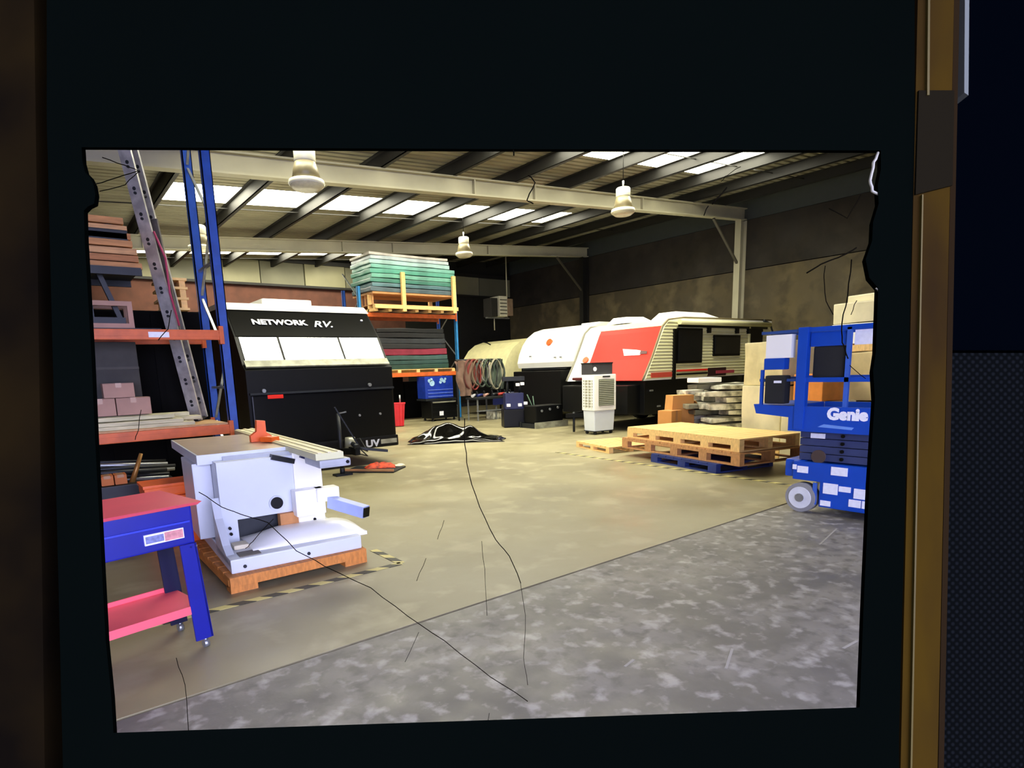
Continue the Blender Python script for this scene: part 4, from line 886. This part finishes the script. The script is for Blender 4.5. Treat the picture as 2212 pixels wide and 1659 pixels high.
MB().bx(.72, .98, -.14, .25, .755, .82, bev=.02).build('rail_end_cover', mat('end_grey', '#b0b4b8', .4), sw)
MB().cyl((.95, -.148, .79), (.95, -.13, .79), .014).build('bolt', M_bgloss, sw)
MB().box((.62, .56, .775), (.20, .08, .045), ry=.3).build('dark_bracket', M_bgloss, sw)
MB().box((.78, .40, .785), (.10, .05, .03), ry=.4).build('dark_bracket', mat('navy', '#161c4c', .4), sw)
MB().prism([(.56, 1.4, .86), (.78, 1.4, .86), (.76, 1.4, .91), (.71, 1.4, .95), (.71, 1.4, 1.06), (.63, 1.4, 1.07), (.62, 1.4, .96), (.56, 1.4, .92)], (0, .07, 0)).build('blade_guard', M_orgp, sw, label='orange blade guard')
MB().box((.70, 1.25, .89), (.10, .16, .05), rz=.5, bev=.01).build('guard_foot', M_orgp, sw)

# ================================================================= PARTS WASHER CART
ct = thing('parts_washer', 'blue parts washer cart with red lid and red lower shelf at bottom left', 'cart', (.64, 3.72, 0), radians(12))
# local: front right corner near (0,0), extends to -x and +y
M_ct = M_dblue
MB().hexa([(-.92, .0, .885), (.03, -.0, .885), (.03, .46, .885), (-.92, .46, .885), (-.94, -.02, .905), (.05, -.02, .905), (.0, .46, .925), (-.94, .46, .925)]).build('lid', M_redt, ct, label='red lid')
MB().bx(-.9, -.0, .02, .44, .66, .885, bev=.008).build('tank', M_ct, ct)
MB().bx(-.9, -.02, .008, .02, .79, .80).build('pressed_ridge', mat('deep_blue_ridge', '#2a3cc0', .4), ct)
pl_ = MB().bx(-.27, -.06, .008, .02, .705, .765).build('label_plate', M_sticker, ct)
MB().bx(-.265, -.17, .0055, .008, .715, .755).build('print', mat('print_blue', '#8088b8', .5, var=.4, scale=60), pl_); MB().bx(-.165, -.065, .0055, .008, .71, .76).build('print', mat('print_red', '#d89090', .5, var=.3, scale=40), pl_)
for x, y in ((-.02, .03), (-.02, .40), (-.86, .03), (-.86, .40)):
    m = M_ct if y < .1 else mat('leg_navy', '#0a0f38', .5)
    b = MB(); b.hexa([(x - .045, y - .02, .06), (x + .055, y - .02, .06), (x + .055, y - .008, .06), (x - .045, y - .008, .06), (x - .07, y - .02, .66), (x + .02, y - .02, .66), (x + .02, y - .008, .66), (x - .07, y - .008, .66)])
    b.hexa([(x + .045, y - .02, .06), (x + .057, y - .02, .06), (x + .057, y + .06, .06), (x + .045, y + .06, .06), (x + .01, y - .02, .66), (x + .022, y - .02, .66), (x + .022, y + .06, .66), (x + .01, y + .06, .66)])
    lg = b.build('leg', m, ct)
    MB().cyl((x + .0, y, .025), (x + .03, y, .025), .025, n=18).cyl((x + .015, y, .025), (x + .015, y, .07), .01).build('castor', M_steel, lg)
b = MB(); b.bx(-.88, -.0, .02, .42, .27, .282, bev=.004).bx(-.88, -.01, .012, .024, .235, .285).bx(-.88, -.01, .41, .42, .27, .31); b.build('lower_shelf', M_redt, ct, label='red lower shelf')
for x in (-.03, -.0): MB().cyl((x, .01, .64), (x, .022, .64), .007, n=8).build('bolt', M_steel, ct)

# ================================================================= HIGH BAY LAMPS
def lamp():
    t = thing('high_bay_lamp', 'x', 'lamp')
    MB().lathe([(.13, .30), (.145, .32), (.145, .46), (.13, .48)]).build('gear_housing', M_lamp, t)
    MB().lathe([(.20, .06), (.17, .2), (.14, .30)]).build('reflector', M_lampd, t)
    MB().lathe([(.235, .0), (.245, .02), (.235, .065), (.2, .07)]).build('rim_band', M_lamp, t)
    MB().lathe([(.11, -.06), (.17, -.05), (.225, -.01), (.23, .0)]).build('diffuser', mat('diffuser', '#cfc9a8', .3, var=.15, scale=20), t)
    MB().cyl((0, 0, .48), (0, 0, .62), .02).build('hook', M_steel, t)
    return t
spots = [(3.37, 8.4, 4.19, 'large high bay lamp near the upper left of the roof'), (10.16, 8.55, 4.70, 'high bay lamp hanging in front of the beam at the upper right'),
         (10.09, 14.15, 4.79, 'small far high bay lamp above the green sheet stack'), (3.2, 14.1, 4.33, 'far high bay lamp seen between the blue rack uprights')]
l0 = None
for x, y, z, lab in spots:
    t = l0 if l0 is None else None
    if l0 is None: t = l0 = lamp()
    else: t = copy_tree(l0)
    t.location = (x, y, z); tag(t, lab, 'lamp', 'high bay lamps under the roof')
    MB().cyl((0, 0, .62), (0, 0, roofz(x) - .01 - z), .008, n=8).build('suspension_rod', M_purl, t)

# ================================================================= THE PHONE in front, at real size
PD = .055
def P(x, y, d=PD): return CAMP + (F + CR * ((x - 1050) / FPX) - CU * ((y - 1026) / FPX)) * d
ph = thing('phone', 'close black smartphone body with cracked glass and worn gold edges framing the view', 'phone', P(1040, 900))
phi = ph.location.copy(); cx, cy = 1040, 900
def ringprism(outer, inner, d0, d1, m, name, label=None):
    b = MB(); n = len(inner); assert len(outer) == n
    lay = []
    for d in (d0, d1):
        lay.append(([b.bm.verts.new(P(*p, d0) - phi + F * (d - d0)) for p in outer], [b.bm.verts.new(P(*p, d0) - phi) if d == d0 else b.bm.verts.new(P(cx + (p[0] - cx) * 1.035, cy + (p[1] - cy) * 1.045, d0) - phi + F * (d - d0)) for p in inner]))
    (o0, i0), (o1, i1) = lay
    for i in range(n):
        j = (i + 1) % n
        b.bm.faces.new((o0[i], o0[j], i0[j], i0[i])); b.bm.faces.new((o1[j], o1[i], i1[i], i1[j])); b.bm.faces.new((o0[j], o0[i], o1[i], o1[j])); b.bm.faces.new((i0[i], i0[j], i1[j], i1[i]))
    return b.build(name, m, ph, label=label)
inner = [(176, 318), (640, 320), (1100, 322), (1500, 323), (1903, 325), (1903, 365), (1896, 400), (1898, 440), (1886, 480), (1884, 520), (1870, 560), (1878, 600), (1897, 622), (1892, 760), (1886, 800), (1890, 860), (1878, 1040), (1866, 1300), (1857, 1528), (1650, 1535), (1250, 1549), (800, 1564), (245, 1583),
         (240, 1500), (228, 1380), (216, 1150), (205, 940), (198, 780), (190, 640), (183, 520), (181, 455), (190, 446), (203, 440), (206, 420), (202, 398), (194, 382), (184, 372), (178, 350)]
cx, cy = 1040, 900
def outp(p):
    x, y = p; n = len(inner)
    dx, dy = x - cx, y - cy; t = 1e9
    L_, R_, T_, B_ = 92 + (y) * .028, 1985 - y * .028, -220, 1880
    if dx > 0: t = min(t, (R_ - cx) / dx)
    if dx < 0: t = min(t, (L_ - cx) / dx)
    if dy > 0: t = min(t, (B_ - cy) / dy)
    if dy < 0: t = min(t, (T_ - cy) / dy)
    return (cx + dx * t, cy + dy * t)
# subdivide sides so that the outer corners exist
def withcorners(inn):
    out = [outp(p) for p in inn]; ins = []
    outs = []
    n = len(inn)
    for i in range(n):
        a, c = out[i], out[(i + 1) % n]; ins.append(inn[i]); outs.append(a)
        av = abs(a[1] + 220) < 1 or abs(a[1] - 1880) < 1; cv = abs(c[1] + 220) < 1 or abs(c[1] - 1880) < 1
        if av != cv:
            yv = (a if av else c)[1]; xv = (c if av else a)[0]
            m_ = ((inn[i][0] + inn[(i + 1) % n][0]) / 2, (inn[i][1] + inn[(i + 1) % n][1]) / 2); ins.append(m_); outs.append((xv, yv))
    return outs, ins
O_, I_ = withcorners(inner)
M_bezel = mat('phone_glass', '#030504', .5, var=.1, scale=30, spec=.0)
ringprism(O_, I_, PD, PD + .0025, M_bezel, 'screen_surround')
def strip(pts0, pts1, d0, d1, m, name, label=None, parent=ph):
    b = MB(); n = len(pts0)
    q = [[b.bm.verts.new(P(*p, d0) - phi + F * (d - d0)) for p in pts] for d in (d0, d1) for pts in (pts0, pts1)]
    a, c, a2, c2 = q
    for i in range(n - 1):
        b.bm.faces.new((a[i], a[i + 1], c[i + 1], c[i])); b.bm.faces.new((a2[i + 1], a2[i], c2[i], c2[i + 1])); b.bm.faces.new((a[i + 1], a[i], a2[i], a2[i + 1])); b.bm.faces.new((c[i], c[i + 1], c2[i + 1], c2[i]))
    b.bm.faces.new((a[0], c[0], c2[0], a2[0])); b.bm.faces.new((c[-1], a[-1], a2[-1], c2[-1]))
    return b.build(name, m, parent, label=label)
M_gold = mat('worn_gold', '#332508', .7, 0, spec=0, var=.45, scale=120, stretch=(1, 1, .3), col2='#21170a')
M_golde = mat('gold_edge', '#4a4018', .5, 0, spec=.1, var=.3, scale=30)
ed = strip([(1988, -240), (1940, 1900)], [(2066, -240), (2020, 1900)], PD, PD + .004, M_gold, 'gold_edge', 'worn gold side edge on the right')
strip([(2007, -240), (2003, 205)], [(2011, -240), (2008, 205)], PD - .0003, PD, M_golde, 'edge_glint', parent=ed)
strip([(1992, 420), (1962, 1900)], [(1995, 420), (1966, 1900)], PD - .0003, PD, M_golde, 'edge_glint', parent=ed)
strip([(1985, 195), (1978, 420)], [(2062, 195), (2058, 400)], PD - .0002, PD, mat('edge_dark', '#14110a', .8, spec=0), 'worn_patch', parent=ed, label='dark worn patch')
strip([(2066, -240), (2022, 1900)], [(2078, -240), (2034, 1900)], PD + .001, PD + .004, mat('edge_brown', '#1c140a', .8, spec=0), 'back_rim', parent=ed)
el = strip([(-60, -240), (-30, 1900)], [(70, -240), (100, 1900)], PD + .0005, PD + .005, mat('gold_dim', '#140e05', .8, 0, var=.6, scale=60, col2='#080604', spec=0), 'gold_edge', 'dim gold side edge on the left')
strip([(2086, -240), (2083, 200)], [(2096, -240), (2092, 206)], PD + .001, PD + .003, mat('button_bright', '#5a5e58', .6, spec=0), 'side_button', 'bright side button')
# cracks in the cover glass
M_crack = mat('crack', '#0c0a06', .8, var=.1, spec=0); M_crackl = mat('crack_light', '#8a8878', .4)
def crack(pts, w=1.1, m=M_crack):
    b = MB(); pts2 = []
    for a, c in zip(pts, pts[1:]):
        for t in (0, .33, .66): pts2.append((a[0] + (c[0] - a[0]) * t + random.uniform(-1.2, 1.2), a[1] + (c[1] - a[1]) * t + random.uniform(-1.2, 1.2)))
    pts2.append(pts[-1])
    b.tube([P(*p, PD + .0002) - phi for p in pts2], w * PD / FPX * .62, 5); b.build('crack', m, ph)
for pts, w in [([(430, 1062), (480, 1096), (520, 1110), (580, 1130), (640, 1190), (700, 1222), (800, 1270), (880, 1330), (960, 1385), (1060, 1462), (1140, 1515)], 1.6),
               ([(1003, 905), (1004, 960), (1012, 1020), (1035, 1095), (1070, 1165), (1100, 1200), (1125, 1260)], 1.7), ([(1125, 1260), (1135, 1330), (1132, 1420), (1140, 1480)], 1.0),
               ([(1040, 1170), (1048, 1230), (1052, 1330)], .9), ([(920, 1205), (900, 1255)], 1.0), ([(960, 1125), (945, 1165)], .9), ([(905, 1365), (875, 1430)], .9), ([(380, 1420), (400, 1480), (408, 1590)], 1.2),
               ([(590, 1120), (545, 1170), (530, 1185)], 1.3), ([(220, 340), (270, 358), (300, 368), (250, 385), (204, 398)], 1.8), ([(300, 368), (270, 400), (215, 413)], 1.6),
               ([(370, 670), (362, 710), (342, 735)], 1.6), ([(305, 885), (298, 930), (292, 950)], 1.2), ([(1141, 378), (1156, 394), (1138, 432), (1152, 440)], 2.2), ([(1109, 320), (1110, 336)], 2.6),
               ([(1782, 575), (1780, 600), (1784, 650), (1800, 680)], 1.6), ([(1840, 560), (1830, 640), (1818, 700), (1820, 740), (1832, 775)], 2.2), ([(1850, 648), (1838, 680)], 1.3), ([(1835, 790), (1870, 818)], 1.3),
               ([(1600, 360), (1570, 378), (1558, 392)], 1.2), ([(1742, 590), (1775, 570), (1830, 548), (1850, 535)], 2.6), ([(1790, 450), (1830, 470), (1860, 420)], 1.8), ([(1538, 440), (1570, 405)], 2.6), ([(1520, 465), (1530, 445)], 2), ([(1038, 735), (1060, 745)], 2.2), ([(1056, 1540), (1050, 1600)], 1)]:
    crack(pts, w)
crack([(1897, 328), (1888, 350), (1880, 390), (1884, 412), (1900, 420)], 5, M_crackl); crack([(1893, 622), (1899, 635)], 3, M_crackl); crack([(1865, 100), (1864, 130), (1880, 140)], 3, mat('crack_dim', '#4a4c44', .4))
crack([(1893, 800), (1897, 850)], 2.4, M_crackl)
# dotted fabric behind the phone on the right
def fabric_mat():
    m = bpy.data.materials.new('dotted_fabric'); m.use_nodes = True; nt = m.node_tree; b = nt.nodes['Principled BSDF']; L = nt.links.new
    tc = nd(nt, 'ShaderNodeTexCoord'); mp = nd(nt, 'ShaderNodeMapping'); mp.inputs['Rotation'].default_value = (0, 0, radians(45)); mp.inputs['Scale'].default_value = (1700, 1700, 1700)
    v = nd(nt, 'ShaderNodeTexVoronoi'); v.inputs['Randomness'].default_value = .0; v.inputs['Scale'].default_value = 1
    v.voronoi_dimensions = '2D'
    r = nd(nt, 'ShaderNodeValToRGB'); r.color_ramp.elements[0].position = .15; r.color_ramp.elements[0].color = (*lin('#0e1011'), 1); r.color_ramp.elements[1].position = .4; r.color_ramp.elements[1].color = (*lin('#050606'), 1)
    L(tc.outputs['Object'], mp.inputs[0]); L(mp.outputs[0], v.inputs['Vector']); L(v.outputs['Distance'], r.inputs[0]); L(r.outputs[0], b.inputs['Base Color']); b.inputs['Roughness'].default_value = .9; b.inputs['Specular IOR Level'].default_value = 0
    return m
rotm = Matrix((CR, CU, -F)).transposed()
def flat_piece(name, x0, x1, y0, y1, d, th, m, label, cat):
    w = (x1 - x0) / FPX * d; h = (y1 - y0) / FPX * d
    o = MB().box((0, 0, -th / 2), (w, h, th), bev=th * .2).build(name, m); o.matrix_world = Matrix.Translation(P((x0 + x1) / 2, (y0 + y1) / 2, d)) @ rotm.to_4x4()
    return tag(o, label, cat)
flat_piece('cloth_backing', 2010, 2420, 760, 1900, PD + .006, .003, fabric_mat(), 'dark dotted fabric behind the phone at the lower right', 'fabric')
flat_piece('cloth_backing', 2010, 2420, -300, 758, PD + .006, .003, mat('plain_dark', '#010204', .9, spec=0), 'plain dark navy cloth behind the phone at the upper right', 'fabric')
flat_piece('cloth_backing', -420, 110, -300, 1900, PD + .006, .003, mat('plain_black', '#030302', .9, spec=0), 'black cloth behind the phone on the left', 'fabric')
